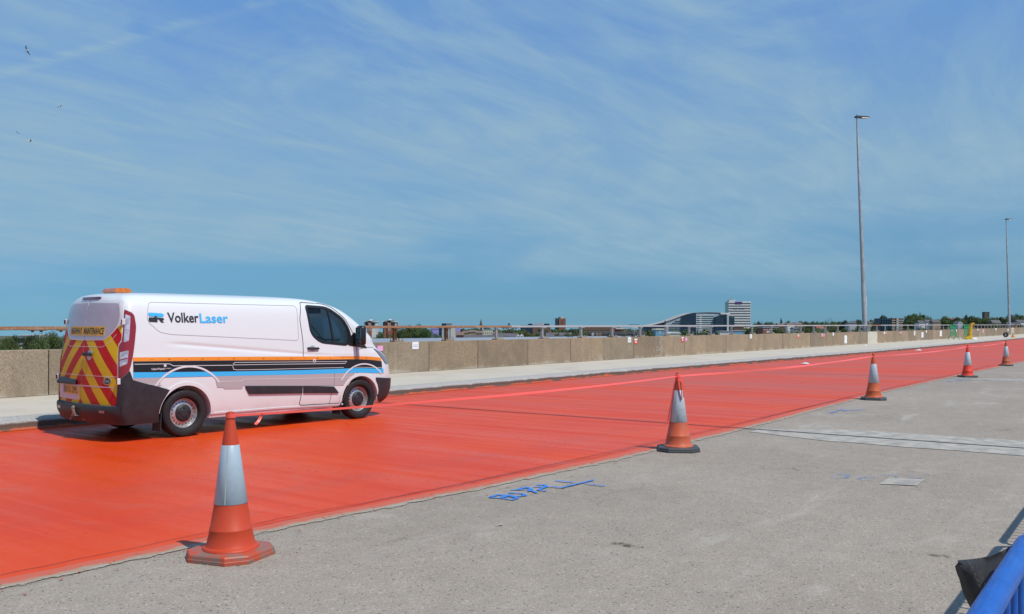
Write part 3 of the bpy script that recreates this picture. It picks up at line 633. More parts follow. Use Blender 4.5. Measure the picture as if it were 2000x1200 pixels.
# ------------------------------------------------------------------ lamp posts
M_POST = simple('lamp_column_steel', (0.46, 0.45, 0.44), 0.45, metal=0.5, var=0.12, scale=3)
M_DARK = simple('dark_grey_casting', (0.05, 0.055, 0.06), 0.5); M_LENS = simple('lantern_glass', (0.85, 0.83, 0.74), 0.12, coat=1.0)
def lamp_post(X, label, lean):
    t = empty('lamp_post', (X, WALL_Y + 0.42, 1.0), 0, label, 'lamp post', 'lamp posts on the parapet')
    h = 16.9
    mb = MB(); mb.lathe([(0.185, 0.13), (0.18, 3.6), (0.165, 3.65), (0.16, 4.2), (0.085, h - 1.6), (0.07, h - 1.55), (0.062, h)], 16); mb.build('column', M_POST, t, smooth=40)
    b = MB(); b.span((-0.34, -0.3, 0.0), (0.34, 0.3, 0.15), bev=0.02); b.build('base_plate', M_DARK, t)
    d = MB(); d.span((-0.06, -0.19, 2.0), (0.06, -0.17, 2.9)); d.build('number_plate', simple('number_plate', (0.62, 0.62, 0.6), 0.5), t)
    hd = MB(); hd.prism([(-0.12, -0.08), (1.0, -0.10), (1.10, -0.02), (0.95, 0.04), (0.05, 0.07), (-0.14, 0.04)], (-0.13, 0.13), Matrix.Translation((0, 0, h)) @ Matrix.Rotation(math.radians(-38), 4, 'Z') @ Matrix.Rotation(math.radians(90), 4, 'X'))
    he = hd.build('lantern', M_DARK, t)
    R = Matrix.Translation((0, 0, h)) @ Matrix.Rotation(math.radians(-38), 4, 'Z')
    ln = MB(); ln.prism([(0.38, -0.115), (0.99, -0.13), (0.99, -0.06), (0.38, -0.05)], (-0.134, 0.134), R @ Matrix.Rotation(math.radians(90), 4, 'X')); ln.build('glass', M_LENS, he)
    pc = MB(); pc.lathe([(0.03, 0.05), (0.03, 0.16), (0.0, 0.17)], 8, R); pc.build('photocell', M_DARK, he)
    # the columns lean a little (deck crossfall): tip towards the left of the view
    ax = Vector((CT, ST, 0)); t.rotation_mode = 'QUATERNION'; t.rotation_quaternion = Matrix.Rotation(-lean, 4, ax).to_quaternion()
lamp_post(72.35, 'tall grey lamp post on the pale pilaster before the brown and cream flats', math.radians(2.2))
lamp_post(155.0, 'tall grey lamp post farther on, past the church tower', math.radians(1.8))

# ------------------------------------------------------------------ cones and tape
M_BAND = None
def mat_cone(name, col, dirt, fresh):
    m, nt, b = new_mat(name); t = node_tools(nt); p = t.coords()
    s = t.N('ShaderNodeSeparateXYZ'); t.L(p, s.inputs[0])
    n = t.noise(p, 9, 6, 0.65, 0.4); f = t.noise(p, 55, 4, 0.6)
    k = t.mth('SUBTRACT', t.mth('ADD', n, t.mth('MULTIPLY', f, 0.25)), t.mth('MULTIPLY', s.outputs[2], 0.20))
    c = t.mix(t.ramp(k, 0.80 - fresh, 1.02 - fresh), col, dirt); t.L(c, b.inputs['Base Color']); b.inputs['Roughness'].default_value = 0.5; t.bump(f, 0.12, 0.004, b)
    return m
def mat_sleeve(name, col, wear):
    m, nt, b = new_mat(name); t = node_tools(nt); p = t.coords()
    n = t.noise(p, 11, 6, 0.7, 0.6); v = t.N('ShaderNodeTexVoronoi'); v.inputs['Scale'].default_value = 60; t.L(p, v.inputs['Vector'])
    c = t.mix(t.ramp(n, 0.5, 0.72, 0, wear), col, (0.30, 0.31, 0.33)); c = t.mix(t.ramp(v.outputs['Distance'], 0.0, 0.6, 0.12, 0), c, (0.3, 0.36, 0.42)); t.L(c, b.inputs['Base Color']); b.inputs['Roughness'].default_value = 0.38
    return m
CONES = [
 ('fresh', (3.91, 5.29), 0.28, 'large orange cone on a scuffed orange base, tape tied to its tip', mat_cone('cone_orange', (0.52, 0.052, 0.014), (0.27, 0.12, 0.085), 0.09), mat_cone('cone_base_orange', (0.48, 0.065, 0.025), (0.20, 0.14, 0.11), 0.28), mat_sleeve('sleeve_blue_white', (0.36, 0.44, 0.50), 0.4)),
 ('worn', (10.61, 5.05), 0.55, 'faded dusty cone on a black base with red tape knotted round its top', mat_cone('cone_faded', (0.56, 0.10, 0.035), (0.36, 0.17, 0.12), 0.22), mat_cone('cone_base_black', (0.05, 0.053, 0.055), (0.16, 0.16, 0.155), 0.05), mat_sleeve('sleeve_dirty', (0.42, 0.46, 0.49), 0.9)),
 ('third', (20.36, 5.05), 0.2, 'brownish orange cone on a black base between the faded cone and the bright red cone', mat_cone('cone_brown', (0.52, 0.10, 0.026), (0.36, 0.13, 0.06), 0.14), mat_cone('cone_base_black2', (0.055, 0.058, 0.06), (0.15, 0.15, 0.15), 0.05), mat_sleeve('sleeve_grey', (0.40, 0.45, 0.47), 0.5)),
 ('fourth', (30.97, 4.87), 0.45, 'bright red cone on a black base standing on the pale joint strip', mat_cone('cone_red', (0.74, 0.045, 0.016), (0.5, 0.06, 0.03), 0.0), mat_cone('cone_base_black3', (0.05, 0.053, 0.055), (0.15, 0.15, 0.15), 0.05), mat_sleeve('sleeve_white', (0.48, 0.54, 0.56), 0.2)),
 ('fifth', (40.5, 4.98), 0.1, 'dull brown cone on a black base, last in the taped row', mat_cone('cone_dull', (0.44, 0.10, 0.035), (0.33, 0.15, 0.09), 0.18), mat_cone('cone_base_black4', (0.05, 0.053, 0.055), (0.15, 0.15, 0.15), 0.05), mat_sleeve('sleeve_white2', (0.45, 0.51, 0.53), 0.4)),
]
def cone_meshes():
    body = MB(); body.lathe([(0.150, 0.05), (0.192, 0.052), (0.196, 0.062), (0.190, 0.074), (0.172, 0.082), (0.163, 0.10), (0.1455, 0.186), (0.1475, 0.192), (0.1465, 0.199), (0.1415, 0.205), (0.1125, 0.37), (0.058, 0.78), (0.032, 0.95), (0.0285, 0.965), (0.031, 0.972), (0.031, 0.995), (0.027, 1.008), (0.012, 1.014)], 40)
    sl = MB(); sl.lathe([(0.1128, 0.372), (0.1152, 0.374), (0.0607, 0.779), (0.0583, 0.781)], 40, cap=False)
    bs = MB(); o = 0.265; c = 0.115; oc = [(-o + c, -o), (o - c, -o), (o, -o + c), (o, o - c), (o - c, o), (-o + c, o), (-o, o - c), (-o, -o + c)]
    sc = lambda k: [(a * k, b * k) for a, b in oc]
    bm = bs.bm; rings = [[bm.verts.new((a, b, z)) for a, b in sc(k)] for k, z in ((1.0, 0.0), (1.0, 0.022), (0.985, 0.026), (0.975, 0.046), (0.95, 0.054), (0.70, 0.060))]
    for r0, r1 in zip(rings, rings[1:]):
        for i in range(8): bm.faces.new((r0[i], r0[(i + 1) % 8], r1[(i + 1) % 8], r1[i]))
    bm.faces.new(rings[0][::-1]); bm.faces.new(rings[-1])
    return body.mesh('cone_body', 35), sl.mesh('sleeve', 60), bs.mesh('base', 30)
CB, CS, CBASE = cone_meshes()
def place_cone(xy, rz, label, m1, m2, m3, z=0.001, scale=1.0, group='cones along the edge of the red coating'):
    t = empty('traffic_cone', (xy[0], xy[1], z), rz, label, 'traffic cone', group); t.scale = (scale,) * 3
    for me, m, nm in ((CB, m1, 'cone_body'), (CS, m3, 'reflective_sleeve'), (CBASE, m2, 'base')):
        q = me.copy(); q.materials.clear()
        for v in q.vertices:
            if nm != 'base' and v.co.z > 0.08:
                k = 1 + 0.035 * mnoise.noise(Vector((v.co.x * 9 + xy[0], v.co.y * 9, v.co.z * 5 + xy[1]))); v.co.x *= k; v.co.y *= k
                v.co.x += 0.004 * (v.co.z - 0.08) * math.sin(xy[0] * 3); v.co.y += 0.004 * (v.co.z - 0.08) * math.cos(xy[0] * 5)
            elif nm == 'base' and v.co.z > 0.03: v.co.z += 0.006 * mnoise.noise(Vector((v.co.x * 6 + xy[0], v.co.y * 6, 1)))
        mesh_obj(nm, q, m, t)
    return t
M_SEAM = simple('sleeve_seam_tape', (0.40, 0.42, 0.36), 0.5)
for (_, xy, rz, lab, m1, m2, m3) in CONES:
    c_ = place_cone(xy, rz, lab, m1, m2, m3)
    a_ = math.atan2(-xy[1], -xy[0]) - rz - 0.35       # overlap seam of the sleeve, on the camera's side
    sm = MB(); sm.face([(r_ * math.cos(a_ + d_), r_ * math.sin(a_ + d_), z_) for r_, z_, d_ in ((0.1165, 0.378, -0.03), (0.1165, 0.378, 0.03), (0.0628, 0.775, 0.055), (0.0628, 0.775, -0.055))]); sm.build('sleeve_seam', M_SEAM, c_)

M_TAPE, nt_, b_ = new_mat('red_barrier_tape'); b_.inputs['Base Color'].default_value = (0.88, 0.11, 0.085, 1); b_.inputs['Roughness'].default_value = 0.35; b_.inputs['Transmission Weight'].default_value = 0.0; b_.inputs['Subsurface Weight'].default_value = 0.0
def ribbon(mb, pts, w, tw):
    """flat band through pts; tw(i)= roll angle, w(i)= half width"""
    bm = mb.bm; pts = [Vector(p) for p in pts]; rows = []
    for i, p in enumerate(pts):
        d = (pts[min(i + 1, len(pts) - 1)] - pts[max(i - 1, 0)]).normalized(); side = d.cross(Vector((0, 0, 1)))
        side = side.normalized() if side.length > 1e-4 else Vector((1, 0, 0)); up = side.cross(d); a = tw(i); v = (up * math.cos(a) + side * math.sin(a)) * w(i); nn = d.cross(v).normalized() * 0.0006
        rows.append([bm.verts.new(p + v + nn), bm.verts.new(p - v + nn), bm.verts.new(p - v - nn), bm.verts.new(p + v - nn)])
    for a, b in zip(rows, rows[1:]):
        for k in range(4): bm.faces.new((a[k], a[(k + 1) % 4], b[(k + 1) % 4], b[k]))
    bm.faces.new(rows[0]); bm.faces.new(rows[-1][::-1])
def build_tape():
    rnd = random.Random(8); names = ['from the van-side cone to the dusty knotted cone', 'from the dusty knotted cone to the brownish cone', 'from the brownish cone to the bright red cone', 'from the bright red cone to the last dull cone']
    zs = [0.983, 0.962, 0.95, 0.952, 0.955]
    rr = 0.033
    for i in range(4):
        a, b = CONES[i][1], CONES[i + 1][1]; d = Vector((b[0] - a[0], b[1] - a[1], 0)); Ln = d.length; d.normalize(); n = int(Ln / 0.06); sag = 0.02 + 0.0022 * Ln; ph = rnd.uniform(0, 6)
        t = empty('barrier_tape', (0, 0, 0), 0, 'red plastic barrier tape strung ' + names[i], 'barrier tape', 'lengths of red tape between cones')
        pts = []
        for k in range(n + 1):
            u = k / n; s_ = 0.03 + u * (Ln - 0.06); pts.append((a[0] + d.x * s_, a[1] + d.y * s_, zs[i] + (zs[i + 1] - zs[i]) * u - sag * 4 * u * (1 - u) + 0.004 * wob(s_, 0.7, i)))
        turns = (0.5, 1.2, 1.5, 2.0)[i]
        mb = MB(); ribbon(mb, pts, lambda k: (0.0095 if i == 0 else 0.014) * (0.9 + 0.4 * sstep(0.15, 0.5, k / n) * (1 if i == 0 else 0.8)), lambda k: -0.55 + 0.55 * math.sin(ph + turns * 2 * math.pi * k / n)); mb.build('band', M_TAPE, t, smooth=60)
        for (q, z) in ((a, zs[i]), (b, zs[i + 1])):
            if q is b and i < 3: continue
            w = MB(); w.lathe([(rr - 0.003, z - 0.014), (rr + 0.003, z - 0.012), (rr + 0.0035, z + 0.010), (rr - 0.003, z + 0.013)], 20, Matrix.Translation((q[0], q[1], 0)), cap=False); w.build('loop', M_TAPE, t, smooth=60)
        if i == 0:      # knot with a loose end part way along
            kx = 0.30; P = Vector(pts[int(n * kx / Ln)]); w = MB(); w.lathe([(0.0, -0.014), (0.013, -0.008), (0.015, 0.004), (0.0, 0.014)], 8, Matrix.Translation(P), cap=False)
            ribbon(w, [P + Vector(v) for v in ((0.0, 0, 0), (-0.02, 0.005, -0.03), (-0.045, 0.0, -0.055), (-0.075, -0.01, -0.072))], lambda k: 0.010, lambda k: 0.4 * k); w.build('knot', M_TAPE, t)
        if i == 1:      # loose ends hanging at the knotted cone
            c = Vector((a[0], a[1], 0)); R = Vector((ST, -CT, 0)); T = Vector((-CT, -ST, 0))
            w = MB(); ribbon(w, [c + R * x + T * y + Vector((0, 0, z)) for x, y, z in ((-0.015, 0.045, 0.955), (0.0, 0.055, 0.85), (0.012, 0.072, 0.74), (0.03, 0.085, 0.665), (0.052, 0.088, 0.70), (0.056, 0.07, 0.80), (0.045, 0.05, 0.93))], lambda k: 0.013, lambda k: 1.2); w.build('hanging_loop', M_TAPE, t)
            w = MB(); ribbon(w, [c + R * x + T * y + Vector((0, 0, z)) for x, y, z in ((-0.03, 0.02, 0.95), (-0.062, 0.02, 0.80), (-0.085, 0.02, 0.65), (-0.115, 0.02, 0.50), (-0.135, 0.025, 0.375), (-0.125, 0.03, 0.345), (-0.105, 0.025, 0.40), (-0.085, 0.02, 0.56), (-0.06, 0.02, 0.76))], lambda k: 0.012, lambda k: 1.1); w.build('hanging_end', M_TAPE, t)
            w = MB(); w.lathe([(rr, 0.90), (rr + 0.008, 0.905), (rr + 0.006, 0.93), (rr + 0.009, 0.95), (rr + 0.004, 0.985), (rr - 0.002, 0.99)], 16, Matrix.Translation((a[0], a[1], 0)), cap=False); w.build('wrap', M_TAPE, t)
build_tape()

# ------------------------------------------------------------------ things far along the pavement
M_GREEN = simple('green_plastic_coated_steel', (0.03, 0.30, 0.13), 0.5)
def mesh_screen(X, Y, rz, label):
    t = empty('mesh_screen', (X, Y, 0.2), rz, label, 'barrier', 'green mesh screens on the pavement'); w, h = 0.33, 1.5
    R = Matrix.Rotation(math.radians(-12), 4, 'X') @ Matrix.Shear('XY', 4, (0.14, 0)) 
    f = MB()
    for a, b in (((-w, 0, 0.42), (-w, 0, h)), ((w, 0, 0.45), (w, 0, h)), ((-w, 0, h), (w, 0, h)), ((-w, 0, 0.45), (w, 0, 0.45)), ((-w, 0, 1.2), (w, 0, 1.2))): f.tube([R @ Vector(a), R @ Vector(b)], 0.03, 8)
    f.build('frame', M_GREEN, t)
    for k in range(1, 12):
        x = -w + 2 * w * k / 12; s = MB(); s.tube([R @ Vector((x, 0, 0.42)), R @ Vector((x, 0, h))], 0.014, 5); s.build('wire', M_GREEN, t)
    p = MB(); p.face([R @ Vector(v) for v in ((-w, 0.012, 1.2), (w, 0.012, 1.2), (w, 0.012, h), (-w, 0.012, h))]); p.build('top_panel', M_GREEN, t)
    for x in (-w, w):
        for dy in (-0.45, 0.40):
            l = MB(); l.tube([R @ Vector((x, 0, 0.5)), Vector((x, dy - 0.05, 0.0))], 0.028, 8); l.build('leg', M_GREEN, t)
mesh_screen(97.5, 16.6, FACE + 0.25, 'green mesh screen standing alone on the far pavement')
mesh_screen(104.0, 16.4, FACE + 0.25, 'green mesh screen behind the yellow machine')
M_YEL = simple('yellow_machine_paint', (0.66, 0.42, 0.012), 0.5, var=0.15, scale=3)
def yellow_machine():
    # upright yellow site machine: wedge foot, tall leaning mast, hooked top with a red panel, white sack at the foot
    t = empty('yellow_machine', (101.0, 15.75, 0.2), FACE, 'yellow leaning mast machine with hooked top and wedge foot on pavement', 'machine'); k = 85.0 / FPX
    def P(L): return [((a - 1892) * k, (663.5 - b) * k) for a, b in L]
    X = Matrix.Rotation(math.radians(90), 4, 'X')
    m = MB(); m.prism(P([(1889.5, 663.5), (1894.5, 663.5), (1897.5, 635), (1894.8, 632)]), (-0.22, 0.22), X); m.build('mast', M_YEL, t)
    f = MB(); f.prism(P([(1880.5, 661.5), (1889.6, 656.5), (1893, 652), (1896, 656.5), (1896.2, 663.2), (1889.5, 663.6)]), (-0.35, 0.35), X); f.build('foot', M_YEL, t)
    h = MB(); h.prism(P([(1894.8, 633), (1896, 629.6), (1902.5, 628.9), (1902.8, 630.6), (1899.5, 631.2), (1898, 635)]), (-0.2, 0.2), X); h.build('hook', M_YEL, t)
    r = MB(); r.prism(P([(1897.2, 634.5), (1900, 631.4), (1899.6, 635), (1898.2, 636.6)]), (-0.12, 0.245), X); r.build('red_panel', simple('red_panel_paint', (0.5, 0.03, 0.03), 0.5), t)
    s = MB(); s.lathe([(0.0, 0), (0.26, 0.01), (0.24, 0.12), (0.1, 0.2), (0.0, 0.21)], 12, Matrix.Translation((0.33, -0.4, 0)) @ Matrix.Diagonal((1.2, 0.8, 0.8, 1)), cap=False)
    tag(s.build('white_sack', simple('white_sack_cloth', (0.72, 0.70, 0.68), 0.8), None, smooth=60), 'white sack slumped at the foot of the yellow machine', 'sack').matrix_world = t.matrix_basis
yellow_machine()
def tyre_roll():
    t = MB(); M = Matrix.Translation((121.0, 14.9, 0.51)) @ Matrix.Rotation(math.radians(-50), 4, 'Z') @ Matrix.Rotation(math.radians(90), 4, 'X')
    t.lathe([(0.13, -0.1), (0.28, -0.12), (0.31, -0.08), (0.31, 0.08), (0.28, 0.12), (0.13, 0.1), (0.13, -0.1)], 24, M, cap=False); tag(t.build('tyre', simple('black_tyre_rubber', (0.03, 0.03, 0.032), 0.7), None, 40), 'black tyre standing on the pavement beside a small yellow cone', 'tyre')
tyre_roll()
place_cone((121.2, 14.15), 0.3, 'yellow cone on the far pavement beside the black tyre', simple('cone_yellow', (0.72, 0.30, 0.02), 0.5, var=0.2), simple('cone_yellow_base', (0.55, 0.25, 0.03), 0.6), mat_sleeve('sleeve_white3', (0.6, 0.62, 0.62), 0.3), 0.205, 0.95, None)
def rust_box():
    b = MB(); b.span((-0.55, -0.25, 0), (0.55, 0.25, 0.42), bev=0.02); b.span((-0.60, -0.29, 0.40), (0.60, 0.29, 0.46)); o = b.build('junction_box', simple('rusty_box', (0.30, 0.16, 0.06), 0.8, var=0.3, scale=5)); o.location = (158.5, WALL_Y + 0.2, wall_top(158.5) + 0.0)
    tag(o, 'rusty brown box on the wall beside the farther lamp post', 'box')
rust_box()

# ------------------------------------------------------------------ blue pedestrian barriers and the black cloth beside the camera
M_BLUE, nt_, b_ = new_mat('blue_painted_steel'); t_ = node_tools(nt_); p_ = t_.coords(); n_ = t_.noise(p_, 9, 6, 0.7, 0.4); s_ = t_.noise(t_.mapping(p_, (3, 60, 60)), 2, 5, 0.7)
c_ = t_.mix(t_.ramp(n_, 0.35, 0.7), (0.006, 0.085, 0.37), (0.010, 0.115, 0.46)); c_ = t_.mix(t_.ramp(s_, 0.62, 0.70, 0, 0.7), c_, (0.10, 0.21, 0.42)); c_ = t_.mix(t_.ramp(n_, 0.72, 0.76), c_, (0.20, 0.13, 0.09))
t_.L(c_, b_.inputs['Base Color']); t_.L(t_.ramp(s_, 0.3, 0.7, 0.32, 0.6), b_.inputs['Roughness']); t_.bump(n_, 0.15, 0.003, b_)
def barrier():
    t = empty('pedestrian_barrier', (0, 0.255, 0)); L = 2.34; r = 0.0245
    f = MB(); f.tube([(0.0, 0, 0.22), (0, 0, 1.0), (0.02, 0, 1.06), (0.06, 0, 1.093), (0.12, 0, 1.10), (L - 0.12, 0, 1.10), (L - 0.06, 0, 1.093), (L - 0.02, 0, 1.06), (L, 0, 1.0), (L, 0, 0.22)], r, 16, True); f.build('frame', M_BLUE, t, smooth=60)
    b = MB(); b.tube([(0, 0, 0.22), (L, 0, 0.22)], 0.018, 10); b.build('bottom_rail', M_BLUE, t, smooth=60)
    bar = MB(); bar.tube([(0, 0, 0.22), (0, 0, 1.098)], 0.0085, 8); me = bar.mesh('bar', 60)
    for k in range(1, 20):
        o = mesh_obj('bar', me, M_BLUE, t); o.location = (L * k / 20, 0, 0)
    for x in (0.25, L - 0.25):
        q = MB(); q.tube([(x, 0, 0.21), (x, 0.02, 0.06), (x, 0.26, 0.012)], 0.014, 8); q.tube([(x, 0, 0.21), (x, -0.02, 0.06), (x, -0.26, 0.012)], 0.014, 8); q.build('foot', M_BLUE, t, smooth=60)
    return t
bp = barrier()
for i in range(4):
    o = bp if i == 0 else copy_tree(bp)
    o.location.x = 0.2 + 2.42 * i
    tag(o, 'blue tubular barrier with a black sack slung on it' if i == 0 else 'blue tubular barrier with upright bars casting a shadow on the concrete', 'barrier', 'blue barriers in a row')
def black_cloth():
    m, nt, b = new_mat('black_woven_cloth'); t = node_tools(nt); p = t.coords(); n = t.noise(p, 30, 4); w = t.noise(p, 400, 2)
    t.L(t.mix(t.ramp(n, 0.3, 0.7), (0.012, 0.013, 0.015), (0.026, 0.028, 0.032)), b.inputs['Base Color']); b.inputs['Roughness'].default_value = 0.85; t.bump(w, 0.4, 0.002, b)
    # a sack slung over the far side of the rail: free corner sticking out along the barrier, body hanging behind
    rows = []; bm = bmesh.new(); nu, nv = 26, 20
    A, Bq, Cq, Dq = Vector((2.07, 0.345, 1.125)), Vector((2.90, 0.33, 1.00)), Vector((3.12, 0.33, 0.60)), Vector((2.74, 0.35, 0.62))
    for side in (0, 1):
        for j in range(nv + 1):
            r = []
            for i in range(nu + 1):
                u, v = i / nu, j / nv
                P = A.lerp(Bq, u).lerp(Dq.lerp(Cq, u), v)
                P.x += 0.11 * math.sin(math.pi * v) * (1 - u) * 0.5
                P.z += -0.012 * math.sin(math.pi * u) * (1 - v)
                edge = min(1, 2.4 * min(u * 1.2, v, 1 - u, 1 - v)); bul = 0.035 * math.sqrt(max(0, edge)) + 0.008 * math.sin(9 * u + 5 * v) + 0.006 * mnoise.noise(Vector((u * 6, v * 6, 2)))
                hem = 0.0035 if (0.03 < u < 0.10) else 0
                P.y += (bul + hem if side == 0 else -0.5 * bul - hem) * (1 if edge > 0.02 else 0.15)
                r.append(bm.verts.new(P))
            rows.append(r)
    h = nv + 1
    for s in (0, 1):
        for j in range(nv):
            for i in range(nu): bm.faces.new((rows[s * h + j][i], rows[s * h + j][i + 1], rows[s * h + j + 1][i + 1], rows[s * h + j + 1][i]))
    F, B2 = rows[:h], rows[h:]
    for i in range(nu): bm.faces.new((F[0][i], F[0][i + 1], B2[0][i + 1], B2[0][i])); bm.faces.new((F[nv][i], F[nv][i + 1], B2[nv][i + 1], B2[nv][i]))
    for j in range(nv): bm.faces.new((F[j][0], F[j + 1][0], B2[j + 1][0], B2[j][0])); bm.faces.new((F[j][nu], F[j + 1][nu], B2[j + 1][nu], B2[j][nu]))
    bmesh.ops.recalc_face_normals(bm, faces=bm.faces[:]); me = bpy.data.meshes.new('cloth_sack'); bm.to_mesh(me); bm.free(); me.polygons.foreach_set('use_smooth', [True] * len(me.polygons))
    t_ = empty('black_sack', (2.4, 0.34, 0.6), 0, 'black cloth sack with stitched hem slung on the blue barrier', 'sack')
    o = mesh_obj('cloth', me, m, t_); o.matrix_parent_inverse = Matrix.Translation((-2.4, -0.34, -0.6))
    st = MB()
    for uu in (0.035, 0.095):
        for k in range(26):
            v0, v1 = (k + 0.15) / 26, (k + 0.7) / 26
            pts = []
            for v in (v0, v1):
                P = A.lerp(Bq, uu).lerp(Dq.lerp(Cq, uu), v); P.x += 0.055 * math.sin(math.pi * v) * (1 - uu); edge = min(1, 2.4 * min(uu * 1.2, v, 1 - v)); P.y -= 0.5 * 0.035 * math.sqrt(max(0, edge)) + 0.0085 + 0.004; pts.append(P)
            st.tube(pts, 0.0007, 5)
    q = st.build('stitching', simple('grey_thread', (0.25, 0.25, 0.22), 0.8), t_); q.matrix_parent_inverse = Matrix.Translation((-2.4, -0.34, -0.6))
black_cloth()

# ------------------------------------------------------------------ the van
def smooth_tab(t):
    xs = [p[0] for p in t]; ys = [p[1] for p in t]; n = len(t); m = []
    for i in range(n):
        if i == 0: m.append((ys[1] - ys[0]) / (xs[1] - xs[0]))
        elif i == n - 1: m.append((ys[-1] - ys[-2]) / (xs[-1] - xs[-2]))
        else:
            d0 = (ys[i] - ys[i - 1]) / (xs[i] - xs[i - 1]); d1 = (ys[i + 1] - ys[i]) / (xs[i + 1] - xs[i]); m.append(0 if d0 * d1 <= 0 else 2 * d0 * d1 / (d0 + d1))
    def f(v):
        if v <= xs[0]: return ys[0]
        if v >= xs[-1]: return ys[-1]
        i = 0
        while v > xs[i + 1]: i += 1
        h = xs[i + 1] - xs[i]; u = (v - xs[i]) / h
        return (1 + 2 * u) * (1 - u) ** 2 * ys[i] + u * (1 - u) ** 2 * h * m[i] + u * u * (3 - 2 * u) * ys[i + 1] + u * u * (u - 1) * h * m[i + 1]
    return f
W0 = smooth_tab([(.24, .935), (.34, .96), (.55, .98), (.85, .988), (1.08, .983), (1.2, .968), (1.4, .948), (1.6, .920), (1.8, .885), (1.92, .845), (1.99, .785), (2.05, .69), (2.08, .54), (2.096, .3)])
XR = smooth_tab([(.24, -.02), (.4, -.06), (.5, -.06), (.8, -.05), (1.1, -.035), (1.4, 0.0), (1.7, .035), (1.93, .062), (1.99, .085), (2.05, .14), (2.08, .28), (2.096, .65)])
XF = smooth_tab([(.24, 5.06), (.34, 5.18), (.5, 5.24), (.7, 5.25), (.9, 5.22), (1.02, 5.16), (1.12, 5.05), (1.2, 4.92), (1.28, 4.82), (1.42, 4.71), (1.6, 4.5), (1.74, 4.31), (1.89, 4.06), (1.99, 3.78), (2.05, 3.45), (2.08, 2.95), (2.096, 2.3)])
LF = smooth_tab([(.24, .7), (1.0, .72), (1.2, .5), (1.42, .34), (1.9, .32), (2.0, .35), (2.096, .3)])
DF = smooth_tab([(.24, .42), (1.0, .44), (1.2, .42), (1.42, .32), (1.9, .3), (2.0, .3), (2.096, .2)])
BOW = 0.085
def RR(z): return 0.11 if z < 1.8 else 0.11 + 0.15 * (min(z, 2.06) - 1.8)
def crease(x, z):
    # pressed swage line falling towards the front above the stripes
    c = 1.345 - 0.10 * (x - 1.2) * 0.9
    return -0.010 * math.exp(-((z - c + 0.03) / 0.028) ** 2) * sstep(0.65, 1.0, x) * sstep(4.3, 3.9, x) if 1.0 < z < 1.45 else 0.0
def side_y(x, z):
    w = W0(z); xr = XR(z) + BOW; r = RR(z); L = LF(z); D = DF(z); xf = XF(z)
    if x < xr + r:
        t = min(1, max(0, (xr + r - x) / r)); return w - r * (1 - math.sqrt(1 - t * t))
    if x > xf - L:
        t = min(1, (x - xf + L) / L); return w - D * (1 - math.sqrt(1 - t * t)) + crease(x, z)
    return w + crease(x, z)
def rear_x(y, z):
    y = abs(y); w = W0(z); r = RR(z); yc = w - r
    if y < yc: return XR(z) + BOW * (y / yc) ** 2.4
    t = min(1, (y - yc) / r); return XR(z) + BOW + r * (1 - math.sqrt(1 - t * t))
def front_x(y, z):
    y = abs(y); w = W0(z); D = DF(z); L = LF(z)
    if y < w - D: return XF(z)
    t = min(1, (y - w + D) / D); return XF(z) - L * (1 - math.sqrt(1 - t * t))
def corner(s, z):
    w = W0(z); r = RR(z); yc = w - r
    if s <= 1: return (XR(z) + BOW * max(0, s) ** 2.4, s * yc)
    if s <= 2:
        a = (s - 1) * math.pi / 2; return (XR(z) + BOW + r * (1 - math.cos(a)), yc + r * math.sin(a))
    x = XR(z) + BOW + r + (s - 2); return (x, side_y(x, z))
def nrm_of(f, u, v, e=0.004):
    p = f(u, v); a = f(u + e, v) - p; b = f(u, v + e) - p; n = a.cross(b); return p, (n.normalized() if n.length > 1e-12 else Vector((0, 0, 1)))
def map_side(sgn):
    def f(u, v): return Vector((u, sgn * side_y(u, v), v))
    def g(u, v, off):
        p, n = nrm_of(f, u, v)
        if n.y * sgn < 0: n = -n
        return p + n * off
    return g
def map_rear(u, v, off):
    p, n = nrm_of(lambda a, b: Vector((rear_x(a, b), a, b)), u, v)
    if n.x > 0: n = -n
    return p + n * off
def map_front(u, v, off):
    p, n = nrm_of(lambda a, b: Vector((front_x(a, b), a, b)), u, v)
    if n.x < 0: n = -n
    return p + n * off
def map_corner(sgn):
    def f(s, z): x, y = corner(s, z); return Vector((x, sgn * y, z))
    def g(u, v, off):
        p, n = nrm_of(f, u, v)
        c = Vector((p.x - 0.5, p.y * 0.7, 0))
        if n.dot(c) < 0: n = -n
        return p + n * off
    return g
def rounded(poly, r, n=4):
    out = []; k = len(poly)
    for i in range(k):
        p0, p1, p2 = Vector(poly[i - 1]), Vector(poly[i]), Vector(poly[(i + 1) % k]); rr_ = r[i] if isinstance(r, (list, tuple)) else r
        a = p0 - p1; b = p2 - p1; d = min(rr_, a.length * 0.45, b.length * 0.45)
        if d < 1e-4: out.append(tuple(p1)); continue
        q0 = p1 + a.normalized() * d; q2 = p1 + b.normalized() * d
        for j in range(n + 1):
            t = j / n; out.append(tuple(q0 * (1 - t) ** 2 + p1 * 2 * t * (1 - t) + q2 * t * t))
    return out
